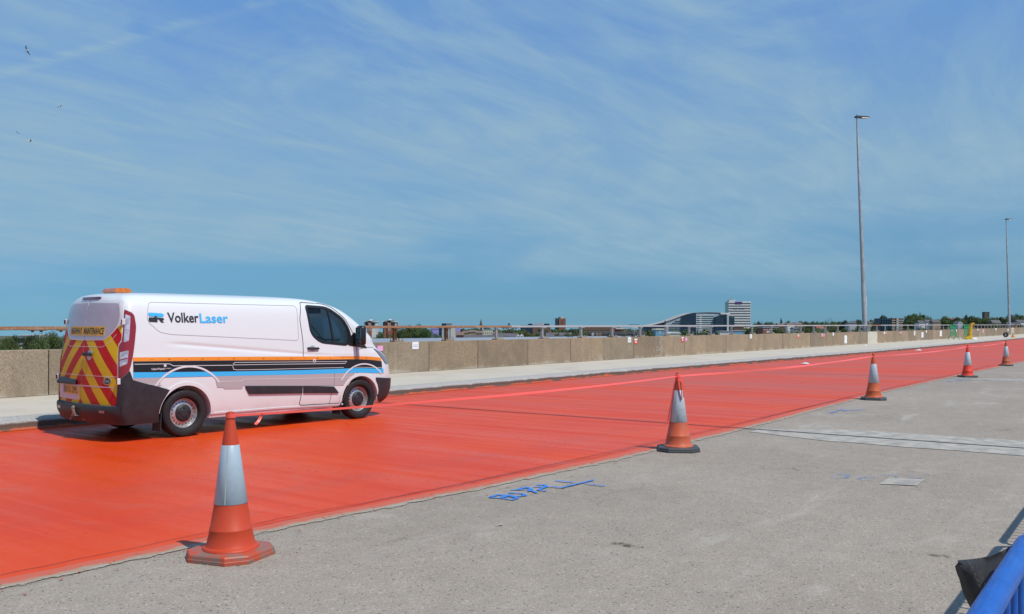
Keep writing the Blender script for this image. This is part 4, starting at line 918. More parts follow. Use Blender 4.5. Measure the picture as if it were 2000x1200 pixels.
def patch(name, polys, mp, off, mat, parent, du=0.06, dv=0.05, thick=0.004, smooth=40, objs=None):
    """polygon(s) in surface coordinates, cut to a grid, laid on the surface at height off, with edges running down into it"""
    bm = bmesh.new()
    if polys and isinstance(polys[0][0], (int, float)): polys = [polys]
    for poly in polys:
        f = bm.faces.new([bm.verts.new((a, b, 0)) for a, b in poly])
    bm.normal_update(); bmesh.ops.triangulate(bm, faces=bm.faces[:], ngon_method='EAR_CLIP')
    us = [v.co.x for v in bm.verts]; vs = [v.co.y for v in bm.verts]
    for lo, hi, st, ax in ((min(us), max(us), du, 0), (min(vs), max(vs), dv, 1)):
        k = math.ceil(lo / st) * st
        while k < hi:
            if k > lo + 1e-4:
                no = (1, 0, 0) if ax == 0 else (0, 1, 0); co = (k, 0, 0) if ax == 0 else (0, k, 0)
                bmesh.ops.bisect_plane(bm, geom=bm.verts[:] + bm.edges[:] + bm.faces[:], plane_co=co, plane_no=no, dist=1e-5)
            k += st
    bmesh.ops.dissolve_degenerate(bm, dist=1e-5, edges=bm.edges[:])
    uv = {v: (v.co.x, v.co.y) for v in bm.verts}
    bnd = [e for e in bm.edges if e.is_boundary]
    for v, (a, b) in uv.items(): v.co = mp(a, b, off)
    low = {}
    for e in bnd:
        for v in e.verts:
            if v not in low: low[v] = bm.verts.new(mp(*uv[v], off - thick))
    for e in bnd:
        a, b = e.verts; bm.faces.new((a, b, low[b], low[a]))
    bmesh.ops.recalc_face_normals(bm, faces=bm.faces[:])
    # an open sheet: make the skin face outwards
    ref = next(f for f in bm.faces if all(v in uv for v in f.verts)); c = ref.calc_center_median(); u0, v0 = uv[ref.verts[0]]
    outw = (mp(u0, v0, off + 0.1) - mp(u0, v0, off))
    if ref.normal.dot(outw) < 0:
        for f in bm.faces: f.normal_flip()
    me = bpy.data.meshes.new(name); bm.to_mesh(me); bm.free(); me.materials.append(mat)
    me.polygons.foreach_set('use_smooth', [True] * len(me.polygons)); me.set_sharp_from_angle(angle=math.radians(smooth))
    return mesh_obj(name, me, None, parent)
def text_2d(s, size, xs=1.0, bold=0.0, spacing=1.0, shear=0.0):
    c = bpy.data.curves.new('t', 'FONT'); c.body = s; c.size = size; c.offset = bold; c.space_character = spacing; c.shear = shear; c.fill_mode = 'FRONT'; c.resolution_u = 4
    o = bpy.data.objects.new('t', c); COL.objects.link(o); bpy.context.view_layer.update()
    ev = o.evaluated_get(bpy.context.evaluated_depsgraph_get()); me = ev.to_mesh()
    V = [(v.co.x * xs, v.co.y) for v in me.vertices]; F = [tuple(p.vertices) for p in me.polygons]; ev.to_mesh_clear()
    bpy.data.objects.remove(o); bpy.data.curves.remove(c)
    x0 = min(v[0] for v in V); x1 = max(v[0] for v in V); y0 = min(v[1] for v in V); y1 = max(v[1] for v in V)
    return V, F, (x0, y0, x1, y1)
def text_patch(name, s, box, mp, off, mat, parent, bold=0.0, flip=False, spacing=1.0):
    """lettering fitted into box=(u0,v0,u1,v1)"""
    V, F, (x0, y0, x1, y1) = text_2d(s, 1.0, 1.0, bold, spacing); u0, v0, u1, v1 = box
    vs = []
    for x, y in V:
        a = (x - x0) / (x1 - x0); a = 1 - a if flip else a
        vs.append(mp(u0 + (u1 - u0) * a, v0 + (v1 - v0) * (y - y0) / (y1 - y0), off))
    me = bpy.data.meshes.new(name); me.from_pydata([tuple(v) for v in vs], [], F); me.update()
    return mesh_obj(name, me, mat, parent)
def ring_poly(c, r0, r1, a0, a1, n=24, ex=1.0):
    A = [math.radians(a0 + (a1 - a0) * k / n) for k in range(n + 1)]
    return [(c[0] + r1 * ex * math.cos(a), c[1] + r1 * math.sin(a)) for a in A] + [(c[0] + r0 * ex * math.cos(a), c[1] + r0 * math.sin(a)) for a in reversed(A)]
def line_poly(pts, w):
    L, R = [], []
    for i, p in enumerate(pts):
        a, b = Vector(pts[max(0, i - 1)]), Vector(pts[min(len(pts) - 1, i + 1)]); d = (b - a).normalized(); n = Vector((-d.y, d.x)) * w / 2
        if 0 < i < len(pts) - 1:
            d0 = (Vector(p) - a).normalized(); cs = max(0.4, d.dot(d0)); n = n / cs
        L.append(tuple(Vector(p) + n)); R.append(tuple(Vector(p) - n))
    return L + R[::-1]

AXR, AXF, AXZ, WR = (1.0, 0.34), (4.28, 0.34), 0.34, 0.345
def body_shell(inset=0.0, x0=None, z0=None, closed=True, z1=None):
    """stack of plan outlines from sill to roof"""
    zs = sorted(set([.24, .27, .30, .34, .4, .46, .52, .6, .68, .76, .84, .92, 1.0, 1.06, 1.12] + [1.14 + 0.012 * k for k in range(22)] + [1.42, 1.48, 1.54, 1.6, 1.66, 1.72, 1.78, 1.83, 1.88, 1.92, 1.95, 1.975, 1.995, 2.015, 2.033, 2.05, 2.064, 2.074, 2.083, 2.09, 2.096]))
    if z0 is not None: zs = [z0] + [z for z in zs if z > z0 + 0.01 and z < (z1 or 9)]
    bm = bmesh.new(); rings = []
    for z in zs:
        pts = []
        w = W0(z) - inset; r = RR(z); L = LF(z); D = DF(z); xf = XF(z) - inset * 1.3; xr = XR(z); yc = w - r
        xs, xe = xr + BOW + r, xf - L
        half = [(xr + BOW * (k / 8) ** 2.4, yc * k / 8) for k in range(9)]
        half += [(xr + BOW + r * (1 - math.cos(a)), yc + r * math.sin(a)) for a in [math.pi / 2 * k / 6 for k in range(1, 7)]]
        half += [(x, side_y(x, z) - inset) for x in [xs + (xe - xs) * k / 44 for k in range(1, 45)]]
        half += [(xe + L * math.sin(a), w - D + D * math.cos(a)) for a in [math.pi / 2 * k / 14 for k in range(1, 15)]]
        half += [(xf, (w - D) * (1 - k / 5)) for k in range(1, 6)]
        if inset:
            half = [(max(x0, x), y) for x, y in half]
        left = half; right = [(x, -y) for x, y in half[1:-1]][::-1]
        rings.append([bm.verts.new((x, y, z)) for x, y in left + right])
    n = len(rings[0])
    for a, b in zip(rings, rings[1:]):
        for k in range(n): bm.faces.new((a[k], a[(k + 1) % n], b[(k + 1) % n], b[k]))
    bm.faces.new(rings[0][::-1]); bm.faces.new(rings[-1])
    if inset: bmesh.ops.remove_doubles(bm, verts=bm.verts[:], dist=1e-4)
    bmesh.ops.recalc_face_normals(bm, faces=bm.faces[:])
    me = bpy.data.meshes.new('body'); bm.to_mesh(me); bm.free(); return me

M_WHITE = None
def mat_paint():
    m, nt, b = new_mat('white_van_paint'); t = node_tools(nt); p = t.coords()
    s = t.N('ShaderNodeSeparateXYZ'); t.L(p, s.inputs[0]); n = t.noise(p, 3, 6, 0.7, 0.5); f = t.noise(t.mapping(p, (3, 3, 9)), 8, 5, 0.7)
    k = t.mth('SUBTRACT', t.mth('ADD', t.mth('MULTIPLY', n, 0.35), t.mth('MULTIPLY', f, 0.22)), t.mth('MULTIPLY', s.outputs[2], 0.42))
    c = t.mix(t.ramp(k, 0.10, 0.26, 0, 0.55), (0.70, 0.735, 0.735), (0.50, 0.475, 0.44)); t.L(c, b.inputs['Base Color'])      # road film low down
    b.inputs['Roughness'].default_value = 0.32; b.inputs['Coat Weight'].default_value = 0.7; b.inputs['Coat Roughness'].default_value = 0.05
    return m
def mat_chevron():
    m, nt, b = new_mat('red_yellow_chevron_film'); t = node_tools(nt); p = t.coords(); s = t.N('ShaderNodeSeparateXYZ'); t.L(p, s.inputs[0])
    q = t.mth('DIVIDE', t.mth('ADD', s.outputs[2], t.mth('MULTIPLY', t.mth('ABSOLUTE', s.outputs[1]), 0.92)), 0.43)
    fr = t.mth('FRACT', t.mth('ADD', q, 0.16)); k = t.mth('GREATER_THAN', fr, 0.5)
    n = t.noise(p, 5, 5, 0.6)
    c = t.mix(k, (0.50, 0.006, 0.006), (0.68, 0.50, 0.006)); c = t.mix(t.ramp(n, 0.45, 0.75, 0, 0.10), c, (0.35, 0.28, 0.22)); t.L(c, b.inputs['Base Color']); b.inputs['Roughness'].default_value = 0.5; b.inputs['Specular IOR Level'].default_value = 0.25
    return m
def mat_glass(name, tint, gl=0.9):
    m = bpy.data.materials.new(name); m.use_nodes = True; nt = m.node_tree; nt.nodes.clear(); N = nt.nodes.new; L = nt.links.new
    o = N('ShaderNodeOutputMaterial'); mx = N('ShaderNodeMixShader'); tr = N('ShaderNodeBsdfTransparent'); g = N('ShaderNodeBsdfGlossy'); fr = N('ShaderNodeFresnel')
    tr.inputs[0].default_value = (*tint, 1); g.inputs['Roughness'].default_value = 0.02; g.inputs[0].default_value = (gl, gl, gl, 1); fr.inputs[0].default_value = 1.5
    L(fr.outputs[0], mx.inputs[0]); L(tr.outputs[0], mx.inputs[1]); L(g.outputs[0], mx.inputs[2]); L(mx.outputs[0], o.inputs[0]); return m
def build_van():
    van = empty('van', (6.7365, 12.464, 0.006), math.radians(-3.8), 'white panel van with red and yellow chevron rear doors parked on red coating', 'van')
    P_W = mat_paint(); P_TRIM = simple('dark_grey_plastic', (0.022, 0.024, 0.028), 0.5, var=0.15, scale=8, bump=0.1, bscale=300)
    P_BLK = simple('black_film', (0.009, 0.009, 0.011), 0.4, coat=0.15); P_ORG = simple('orange_film', (0.78, 0.25, 0.008), 0.35, coat=0.3); P_BLU = simple('light_blue_film', (0.045, 0.46, 0.86), 0.35, coat=0.3)
    P_GRY = simple('grey_film', (0.42, 0.39, 0.40), 0.4, coat=0.3); P_LINE = simple('white_line_film', (0.68, 0.70, 0.71), 0.4); P_GAP = simple('panel_gap', (0.02, 0.02, 0.022), 0.8); P_GAPL = simple('panel_shadow_gap', (0.06, 0.058, 0.06), 0.8)
    P_IN = simple('dark_cabin_trim', (0.03, 0.031, 0.034), 0.75); P_GL = mat_glass('tinted_glass', (0.74, 0.84, 0.82)); P_CHEV = mat_chevron()
    P_WIN = simple('mauve_film_over_rear_glass', (0.42, 0.40, 0.45), 0.22, coat=0.8, var=0.06, scale=3)
    P_REDL = simple('red_lens', (0.24, 0.004, 0.006), 0.15, coat=1.0); P_CLR = simple('clear_lens', (0.50, 0.48, 0.52), 0.12, coat=1.0, metal=0.35, var=0.35, scale=14); P_STEEL = simple('silver_wheel_steel', (0.50, 0.49, 0.48), 0.38, metal=0.7, var=0.15, scale=20)
    P_TYRE = simple('tyre_rubber', (0.012, 0.012, 0.013), 0.75, var=0.25, scale=30); P_CHR = simple('chrome', (0.7, 0.7, 0.7), 0.2, metal=1.0); P_RUSTY = simple('towbar_steel', (0.35, 0.30, 0.26), 0.55, metal=0.6, var=0.3, scale=25)
    # ---- shell with wheel arches, cabin and window openings cut out
    me = body_shell(); me.materials.append(P_W); me.materials.append(P_IN); body = mesh_obj('body', me, None, van)
    WINP = rounded([(3.22, 1.932), (3.66, 1.912), (3.96, 1.716), (4.06, 1.545), (4.085, 1.41), (4.00, 1.283), (3.44, 1.337), (3.265, 1.475)], [.05, .12, .15, .1, .05, .06, .1, .1], 5)
    cutters = []
    def cutter(m_):
        c = bpy.data.objects.new('cut', m_); COL.objects.link(c); m_.materials.append(P_IN)
        if len(m_.materials) < 2: m_.materials.append(P_IN)
        for p in m_.polygons: p.material_index = 1
        c.matrix_world = Matrix.Translation(van.location) @ Matrix.Rotation(van.rotation_euler.z, 4, 'Z')
        md = body.modifiers.new('b', 'BOOLEAN'); md.operation = 'DIFFERENCE'; md.object = c; md.solver = 'EXACT'; cutters.append(c)
    for (ax, r) in ((AXR, .405), (AXF, .40)):
        for s in (-1, 1):
            m_ = MB(); m_.lathe([(r, 0), (r, 0.5)], 48, Matrix.Translation((ax[0], s * 0.62, ax[1])) @ Matrix.Rotation(-s * math.radians(90), 4, 'X')); cutter(m_.mesh('c'))
    cab = body_shell(0.06, 3.12, 0.92, True, 1.99); cutter(cab)
    XZ = Matrix.Rotation(math.radians(90), 4, 'X')
    m_ = MB(); m_.prism(WINP, (-1.4, 1.4), XZ); cutter(m_.mesh('c'))
    WS = rounded([(-0.72, 1.33), (0.72, 1.33), (0.60, 1.90), (-0.60, 1.90)], 0.08)
    m_ = MB(); m_.prism(WS, (3.9, 5.6), Matrix(((0, 0, 1, 0), (1, 0, 0, 0), (0, 1, 0, 0), (0, 0, 0, 1)))); cutter(m_.mesh('c'))
    bpy.context.view_layer.update()
    ev = body.evaluated_get(bpy.context.evaluated_depsgraph_get()); nm = bpy.data.meshes.new_from_object(ev); body.modifiers.clear(); body.data = nm
    nm.materials.clear(); nm.materials.append(P_W); nm.materials.append(P_IN)
    for c in cutters: bpy.data.objects.remove(c)
    nm.polygons.foreach_set('use_smooth', [True] * len(nm.polygons)); nm.set_sharp_from_angle(angle=math.radians(32))
    wn = body.modifiers.new('w', 'WEIGHTED_NORMAL'); wn.keep_sharp = True
    # ---- right and left sides
    for sg in (-1, 1):
        S = map_side(sg); mir = sg > 0
        # front door skin
        DO = [(3.14, 1.995), (3.10, 1.86), (3.06, 1.72), (3.085, 1.34), (3.07, .80), (3.055, .58), (3.00, .315), (3.90, .295), (3.955, .50), (4.06, .66), (4.195, .76), (4.205, 1.21), (4.14, 1.50), (4.0, 1.735), (3.74, 1.93), (3.6, 1.975)]
        DO = rounded(DO, [.04, .05, .05, .05, .05, .05, .06, .06, .05, .05, .04, .03, .05, .08, .08, .05], 3)
        # door outline as a recessed gap strip, window aperture left open
        patch('door_gap', line_poly(DO + [DO[0]], 0.011), S, 0.0035, P_GAPL, van, du=.3, dv=.06)
        if sg < 0:
            h = patch('door_handle', rounded([(3.16, 1.257), (3.39, 1.247), (3.39, 1.212), (3.17, 1.215)], .015), S, 0.03, P_TRIM, van, du=.05, thick=.03)
            patch('handle_recess', ring_poly((3.27, 1.235), 0.0, 0.052, 0, 360, 24, 1.0)[:25][:-1], S, 0.0045, P_GRY, h)
            lk = patch('lock_cover', rounded([(3.262, 1.06), (3.318, 1.06), (3.318, 1.005), (3.262, 1.005)], .02), S, 0.008, P_LINE, van, thick=.006); patch('lock', ring_poly((3.29, 1.03), 0.0, 0.014, 0, 360, 12)[:12], S, 0.010, P_BLK, lk)
        # window frame rubber, glass, quarter pillar
        W = Vector((sum(p[0] for p in WINP) / len(WINP), sum(p[1] for p in WINP) / len(WINP)))
        outer = [tuple(W + (Vector(p) - W) * 1.045) for p in WINP]; inner = [tuple(W + (Vector(p) - W) * 0.955) for p in WINP]
        n = len(outer); bm_polys = [[outer[k], outer[(k + 1) % n], inner[(k + 1) % n], inner[k]] for k in range(n)]
        patch('window_seal', line_poly([tuple((Vector(a) + Vector(b)) / 2) for a, b in zip(outer, inner)] + [tuple((Vector(outer[0]) + Vector(inner[0])) / 2)], 0.042), S, 0.005, P_BLK, van, du=.2, dv=.06, thick=.02)
        patch('side_window', WINP, S, -0.008, P_GL, van, du=.2, dv=.08, thick=.003)
        patch('window_pillar', line_poly([(3.655, 1.91), (3.69, 1.6), (3.72, 1.305)], 0.036), S, 0.004, P_BLK, van, thick=.02)
        patch('mirror_sail', rounded([(4.06, 1.40), (4.17, 1.50), (4.30, 1.38), (4.44, 1.215), (4.16, 1.25), (4.02, 1.275)], .02), S, 0.007, P_BLK, van, du=.1)
        # wheel-arch lips
        for nm_, ax, r, a0, a1 in (('rear', AXR, .405, -6, 176), ('front', AXF, .40, 8, 188)):
            patch('arch_lip', ring_poly(ax, r, r + .05, a0, a1, 32), S, 0.012, P_W, van, du=.1, dv=.1, thick=.03)
        # stripes
        def band(name, top, bot, mat, x0, x1, off):
            n = 30; xs = [x0 + (x1 - x0) * k / n for k in range(n + 1)]
            patch(name, [(x, pl(top, x)) for x in xs] + [(x, pl(bot, x)) for x in reversed(xs)], S, off, mat, van, du=.08, dv=.03, thick=.0015)
        oT = [(.2, 1.172), (1.64, 1.142), (3.07, 1.107), (4.22, 1.082), (4.55, 1.066), (4.85, 1.03)]; oB = [(.2, 1.117), (1.64, 1.088), (3.07, 1.05), (4.22, 1.032), (4.55, 1.01), (4.85, .972)]
        kB = [(.2, .967), (1.64, .92), (3.07, .889), (4.22, .878), (4.85, .846)]; bB = [(.2, .887), (1.64, .854), (3.07, .816), (4.22, .80), (4.95, .757)]; gB = [(.2, .852), (.55, .765)]
        kT = [(a, b - .004) for a, b in oB]; bT = [(a, b - .001) for a, b in kB]; gT = [(a, b - .001) for a, b in bB]
        band('orange_stripe', oT, oB, P_ORG, .205, 4.80, .0055); band('black_stripe', kT, kB, P_BLK, .205, 4.80, .0055); band('blue_stripe', bT, bB, P_BLU, .205, 4.84, .0055)
        gx = frange(.21, 4.02, .1); gl = [(.21, .852), (.30, .818), (.50, .765), (.60, .745)]
        patch('grey_panel', [(.21, .886), (.6, .877), (.6, .742), (.45, .778), (.30, .818), (.21, .852)], S, .0052, P_GRY, van, thick=.0015)
        gp = [(1.46, .857), (3.07, .815), (4.02, .802), (4.16, .80), (4.03, .62), (4.0, .59), (3.06, .632), (1.95, .692), (1.93, .645), (1.63, .657), (1.60, .68), (1.50, .69)]
        patch('grey_panel', gp, S, .0052, P_GRY, van, thick=.0015)
        # white pin lines and arcs over the wheels
        def pin(pts, w=.008, nm_='pin_line'): patch(nm_, line_poly(pts, w), S, .0075, P_LINE, van, du=.1, dv=.08, thick=.002)
        pin(ring_poly(AXR, .555, .58, 38, 142, 24), .0) if False else patch('wheel_arc', ring_poly((1.03, .40), .605, .632, 36, 146, 28), S, .0075, P_LINE, van, du=.1, dv=.08, thick=.002)
        patch('wheel_arc', ring_poly((4.34, .36), .575, .597, 42, 146, 28), S, .0078, P_LINE, van, du=.1, dv=.08, thick=.002)
        pin([(.22, 1.078), (.74, 1.066), (.80, 1.035), (1.0, 1.031), (1.75, 1.012)]); pin([(1.80, 1.052), (3.97, 1.0), (3.93, .968), (2.6, .998), (1.78, 1.016)], .007)
        pin([(3.9, .90), (2.4, .925), (1.83, .938), (1.775, .95), (1.76, 1.0), (1.775, 1.035), (1.80, 1.052)], .007)
        pin([(4.06, .73), (3.07, .752), (1.95, .79), (1.92, .765), (1.5, .775)], .006); pin([(4.15, .895), (4.79, .866)], .006); pin([(.32, .80), (.62, .775)], .006)
        for k in range(17):     # small dark marks printed along the orange stripe
            xm = .45 + k * .262; patch('stripe_mark', [(xm, pl(oB, xm) + .02), (xm + .05, pl(oB, xm) + .02), (xm + .025, pl(oB, xm) + (.04 if k % 2 else .026))], S, .0075, simple('stripe_mark', (.42, .13, .01), .5) if k == 0 and sg < 0 else bpy.data.materials['stripe_mark'], van, thick=.001)
        # rub strip, sill, pressed panel outline
        patch('rub_strip', rounded([(1.975, .683), (3.045, .632), (3.045, .512), (2.05, .555)], .012), S, .020, P_TRIM, van, du=.1, thick=.024)
        patch('rub_strip', rounded([(3.068, .631), (3.69, .588), (3.80, .472), (3.068, .512)], .012), S, .020, P_TRIM, van, du=.1, thick=.024)
        patch('sill_trim', [(1.43, .318), (2.6, .315), (3.92, .282), (3.92, .262), (2.6, .29), (1.43, .295)], S, .010, P_LINE, van, du=.1, thick=.02)
        patch('door_seam', line_poly([(3.62, .29), (3.655, .49)], .006), S, .004, P_GAPL, van); patch('door_seam', line_poly([(3.70, .60), (3.70, .815)], .004), S, .0072, P_GAPL, van)
        pr = rounded([(.50, 1.945), (3.03, 1.935), (3.0, 1.37), (.80, 1.485), (.62, 1.52), (.44, 1.68)], [.06, .06, .05, .05, .05, .08], 5)
        patch('pressed_panel_edge', line_poly(pr + [pr[0]], .009), S, .0028, simple('pressing_edge', (.44, .43, .435), .4) if sg < 0 else bpy.data.materials['pressing_edge'], van, du=.25, dv=.08)
        c1 = [(.62, 1.46), (.70, 1.375), (1.5, 1.31), (3.07, 1.18), (4.15, 1.09)]
        # front end: head lamp, bumper, wing seam
        patch('head_lamp', rounded([(4.60, 1.215), (4.78, 1.15), (5.0, 1.02), (5.06, .93), (4.93, .925), (4.84, 1.02)], .03), S, .012, P_CLR if sg > 0 else simple('smoked_lamp', (.16, .17, .19), .12, coat=1.0), van, du=.05)
        patch('front_bumper', rounded([(4.62, .70), (4.86, .68), (5.02, .665), (5.16, .66), (5.20, .50), (5.12, .26), (4.80, .25), (4.69, .36), (4.70, .48), (4.66, .60)], .03), S, .022, P_TRIM, van, du=.05, thick=.03)
        patch('wing_seam', line_poly([(4.21, 1.20), (4.45, 1.235), (4.62, 1.225)], .006), S, .004, P_GAPL, van)
        # rear corner: tail lamp and bumper end
        Cn = map_corner(sg)
        li = patch('tail_lamp', rounded([(1.42, 1.835), (2.02, 1.785), (2.06, 1.6), (2.04, 1.2), (2.0, 1.0), (1.5, .90), (1.17, .88), (1.06, 1.345), (1.33, 1.39), (1.39, 1.6)], [.05, .05, .05, .05, .05, .1, .03, .03, .03, .05], 3), Cn, .010, P_REDL, van, du=.125, dv=.05, thick=.014)
        patch('clear_lens', rounded([(1.5, 1.77), (1.86, 1.74), (1.82, 1.40), (1.46, 1.38)], .04), Cn, .0125, P_CLR, li, du=.125); patch('clear_lens', rounded([(1.22, 1.24), (1.86, 1.27), (1.80, 1.09), (1.26, 1.04)], .04), Cn, .0125, P_CLR, li, du=.125)
        patch('lens_bar', [(1.2, 1.14), (1.86, 1.17), (1.86, 1.155), (1.2, 1.125)], Cn, .0135, P_REDL, li, du=.125); patch('lens_bar', [(1.47, 1.56), (1.85, 1.55), (1.85, 1.538), (1.47, 1.548)], Cn, .0135, simple('lens_line', (.3, .27, .3), .3) if sg < 0 else bpy.data.materials['lens_line'], li, du=.125)
        be = [(1.14, .872), (1.5, .892), (2.0, .985), (2.05, .86), (2.2, .812), (2.42, .752), (2.60, .695)]
        arc = [(AXR[0] + .412 * math.cos(a), AXR[1] + .412 * math.sin(a)) for a in [math.radians(150 + 36 * k / 6) for k in range(7)]]
        def to_s(x, z): return 2 + x - (XR(z) + BOW + RR(z))
        be += [(to_s(x, z), z) for x, z in arc] + [(to_s(.60, .242), .242), (1.8, .242), (1.0, .242), (1.08, .50)]
        patch('bumper_end', be, Cn, .014, P_TRIM, van, du=.1, dv=.05, thick=.016)
    S = map_side(-1); Cn = map_corner(-1)
    # ---- lettering on the right side
    P_NAVY = simple('dark_lettering', (.022, .024, .03), .4)
    text_patch('lettering', 'Volker', (.755, 1.655, 1.245, 1.80), S, .006, P_NAVY, van, bold=.018); text_patch('lettering', 'Laser', (1.262, 1.65, 1.735, 1.792), S, .006, P_BLU, van, bold=.018)
    lg = patch('logo', rounded([(.475, 1.795), (.685, 1.785), (.70, 1.765), (.70, 1.742), (.675, 1.735), (.60, 1.735), (.575, 1.765), (.55, 1.738), (.49, 1.742), (.467, 1.76)], .012), S, .006, P_BLU, van, thick=.001)
    patch('logo_lower', [(.475, 1.728), (.545, 1.726), (.575, 1.752), (.60, 1.724), (.69, 1.72), (.703, 1.70), (.69, 1.688), (.672, 1.68), (.70, 1.655), (.655, 1.655), (.62, 1.70), (.60, 1.70), (.60, 1.66), (.478, 1.665), (.468, 1.69)], S, .006, P_NAVY, lg, thick=.001)
    text_patch('lettering', 'VolkerWessels', (.465, .985, .665, 1.015), S, .0075, P_LINE, van, bold=.012); text_patch('lettering', 'company', (.675, .99, .765, 1.008), S, .0075, P_LINE, van)
    patch('badge', ring_poly((.672, 1.043), 0, .02, 0, 360, 14)[:14], S, .0075, P_LINE, van, thick=.001)
    # ---- rear doors
    def half(pts, s): return [(s * a, b) for a, b in pts]
    for s in (-1, 1):
        D = rounded([(.006, 1.985), (.79, 1.965), (.845, 1.70), (.885, 1.42), (.84, 1.36), (.885, .89), (.91, .86), (.91, .50), (.006, .50)], [.01, .05, .03, .03, .02, .02, .02, .01, .01], 3)
        door = patch('rear_door', half(D, s), map_rear, .006, P_W, van, du=.05, dv=.06, thick=.010)
        ch = rounded([(.008, 1.43), (.40, 1.43), (.62, 1.50), (.765, 1.60), (.85, 1.62), (.88, 1.42), (.835, 1.36), (.88, .89), (.905, .86), (.905, .505), (.008, .505)], [.0, .0, .05, .03, .01, .02, .01, .01, .01, .005, 0], 3)
        patch('chevron_film', half(ch, s), map_rear, .008, P_CHEV, door, du=.05, dv=.06, thick=.002)
        wo = rounded([(.008, 1.95), (.755, 1.935), (.81, 1.76), (.80, 1.62), (.69, 1.50), (.52, 1.405), (.008, 1.40)], [.0, .06, .05, .06, .06, .06, 0], 4)
        patch('window_border', half(wo, s), map_rear, .010, P_W, door, du=.05, dv=.06, thick=.004)
        wi = rounded([(.012, 1.935), (.735, 1.92), (.787, 1.76), (.777, 1.63), (.675, 1.515), (.51, 1.425), (.012, 1.42)], [.0, .06, .05, .06, .06, .06, 0], 4)
        patch('rear_window', half(wi, s), map_rear, .0135, P_WIN, door, du=.05, dv=.06, thick=.004)
        patch('door_crease', half(line_poly([(.01, .905), (.875, .905)], .006), s), map_rear, .0095, P_LINE, door); patch('door_crease', half(line_poly([(.01, .757), (.85, .757)], .016), s), map_rear, .0095, simple('pinkish_seam', (.62, .45, .45), .4) if s < 0 else bpy.data.materials['pinkish_seam'], door)
        patch('door_crease', half(line_poly([(.01, 1.31), (.50, 1.31), (.66, 1.38), (.77, 1.49)], .006), s), map_rear, .0095, P_LINE, door)
        for zz in (1.665, .845):
            hb = MB(); yy = .875 if zz > 1 else .93; hb.box((rear_x(yy, zz) - .022, s * yy, zz), (.045, .04, .085), rz=s * .5, bev=.008); hg = hb.build('hinge', P_LINE, van); hp = MB(); hp.box((rear_x(yy, zz) - .050, s * yy, zz), (.012, .022, .06), rz=s * .5); hp.build('hinge_pin', P_TRIM, hg)
    patch('centre_gap', line_poly([(0, 1.985), (0, .5)], .008), map_rear, .0045, P_GAPL, van)
    patch('yellow_label', [(-.52, 1.598), (.53, 1.598), (.53, 1.468), (-.52, 1.468)], map_rear, .0155, simple('label_yellow', (.72, .44, .008), .4, var=.15, scale=9), van, thick=.002)
    text_patch('label_lettering', 'HIGHWAY', (.50, 1.485, .095, 1.582), map_rear, .0172, P_NAVY, van, bold=.02); text_patch('label_lettering', 'MAINTENANCE', (.045, 1.485, -.505, 1.582), map_rear, .0172, P_NAVY, van, bold=.02)
    # handle on the right door, badge, plate
    hr = patch('handle_recess', ring_poly((-.20, 1.195), 0, .075, 0, 360, 20)[:20], map_rear, .0105, P_GRY, van, thick=.003); hh = MB(); hh.box((rear_x(-.2, 1.2) - .035, -.18, 1.205), (.035, .26, .05), bev=.012); hh.build('rear_handle', P_TRIM, van)
    bd = patch('maker_badge', ring_poly((-.68, .842), 0, .05, 0, 360, 24, 1.75)[:24], map_rear, .014, P_CHR, van, thick=.006); patch('badge_face', ring_poly((-.68, .842), 0, .042, 0, 360, 24, 1.78)[:24], map_rear, .0155, P_NAVY, bd, thick=.002); text_patch('badge_lettering', 'Ford', (-.63, .822, -.73, .866), map_rear, .0168, P_LINE, bd)
    ov = MB(); ov.prism([(-.03, .86), (-.09, .80), (-.085, .765), (.0, .775)], (.12, .72), Matrix(((1, 0, 0, 0), (0, 0, 1, 0), (0, 1, 0, 0), (0, 0, 0, 1)))); ov.build('plate_lamp_housing', P_TRIM, van)
    patch('plate_recess', rounded([(.06, .76), (.84, .76), (.84, .55), (.06, .55)], .02), map_rear, .0105, simple('plate_surround', (.62, .52, .54), .45), van, thick=.003)
    pl_ = patch('number_plate', rounded([(.09, .745), (.62, .745), (.62, .625), (.09, .625)], .012), map_rear, .015, simple('plate_yellow', (.75, .36, .012), .4), van, thick=.004)
    patch('plate_flash', [(.575, .742), (.617, .742), (.617, .628), (.575, .628)], map_rear, .0163, simple('plate_blue', (.02, .07, .4), .4), pl_, thick=.001)
    text_patch('plate_lettering', 'RX15 ZPL', (.555, .642, .105, .728), map_rear, .0168, P_BLK, pl_, bold=.012)
    # high brake lamp, rear bumper, reflectors
    patch('brake_lamp', rounded([(-.27, 2.012), (.27, 2.012), (.27, 1.985), (-.27, 1.985)], .01), map_rear, .02, simple('dark_red_lens', (.12, .008, .015), .2, coat=1.0), van, du=.05, dv=.01, thick=.03)
    bp_ = MB(); bm = bp_.bm; rows = []
    for z, o in ((.50, .012), (.494, .045), (.475, .058), (.41, .056), (.36, .05), (.30, .035), (.245, .012)):
        r = []
        for k in range(37):
            y = -0.97 + 1.94 * k / 36; x = rear_x(max(-.93, min(.93, y)), max(z, .3)) - o - .004
            if abs(y) > .80: x += 1.6 * (abs(y) - .80) ** 2 * (o / .058)
            r.append(bm.verts.new((x, max(-.955, min(.955, y)), z)))
        rows.append(r)
    for a, b in zip(rows, rows[1:]):
        for k in range(36): bm.faces.new((a[k], a[k + 1], b[k + 1], b[k]))
    bp_.build('rear_bumper', P_TRIM, van, smooth=40)
    for s in (-1, 1): q = MB(); y = s * .66; q.box((rear_x(y, .42) - .062, y, .42), (.012, .12, .035), rz=-s * .12); q.build('reflector', P_REDL, van)
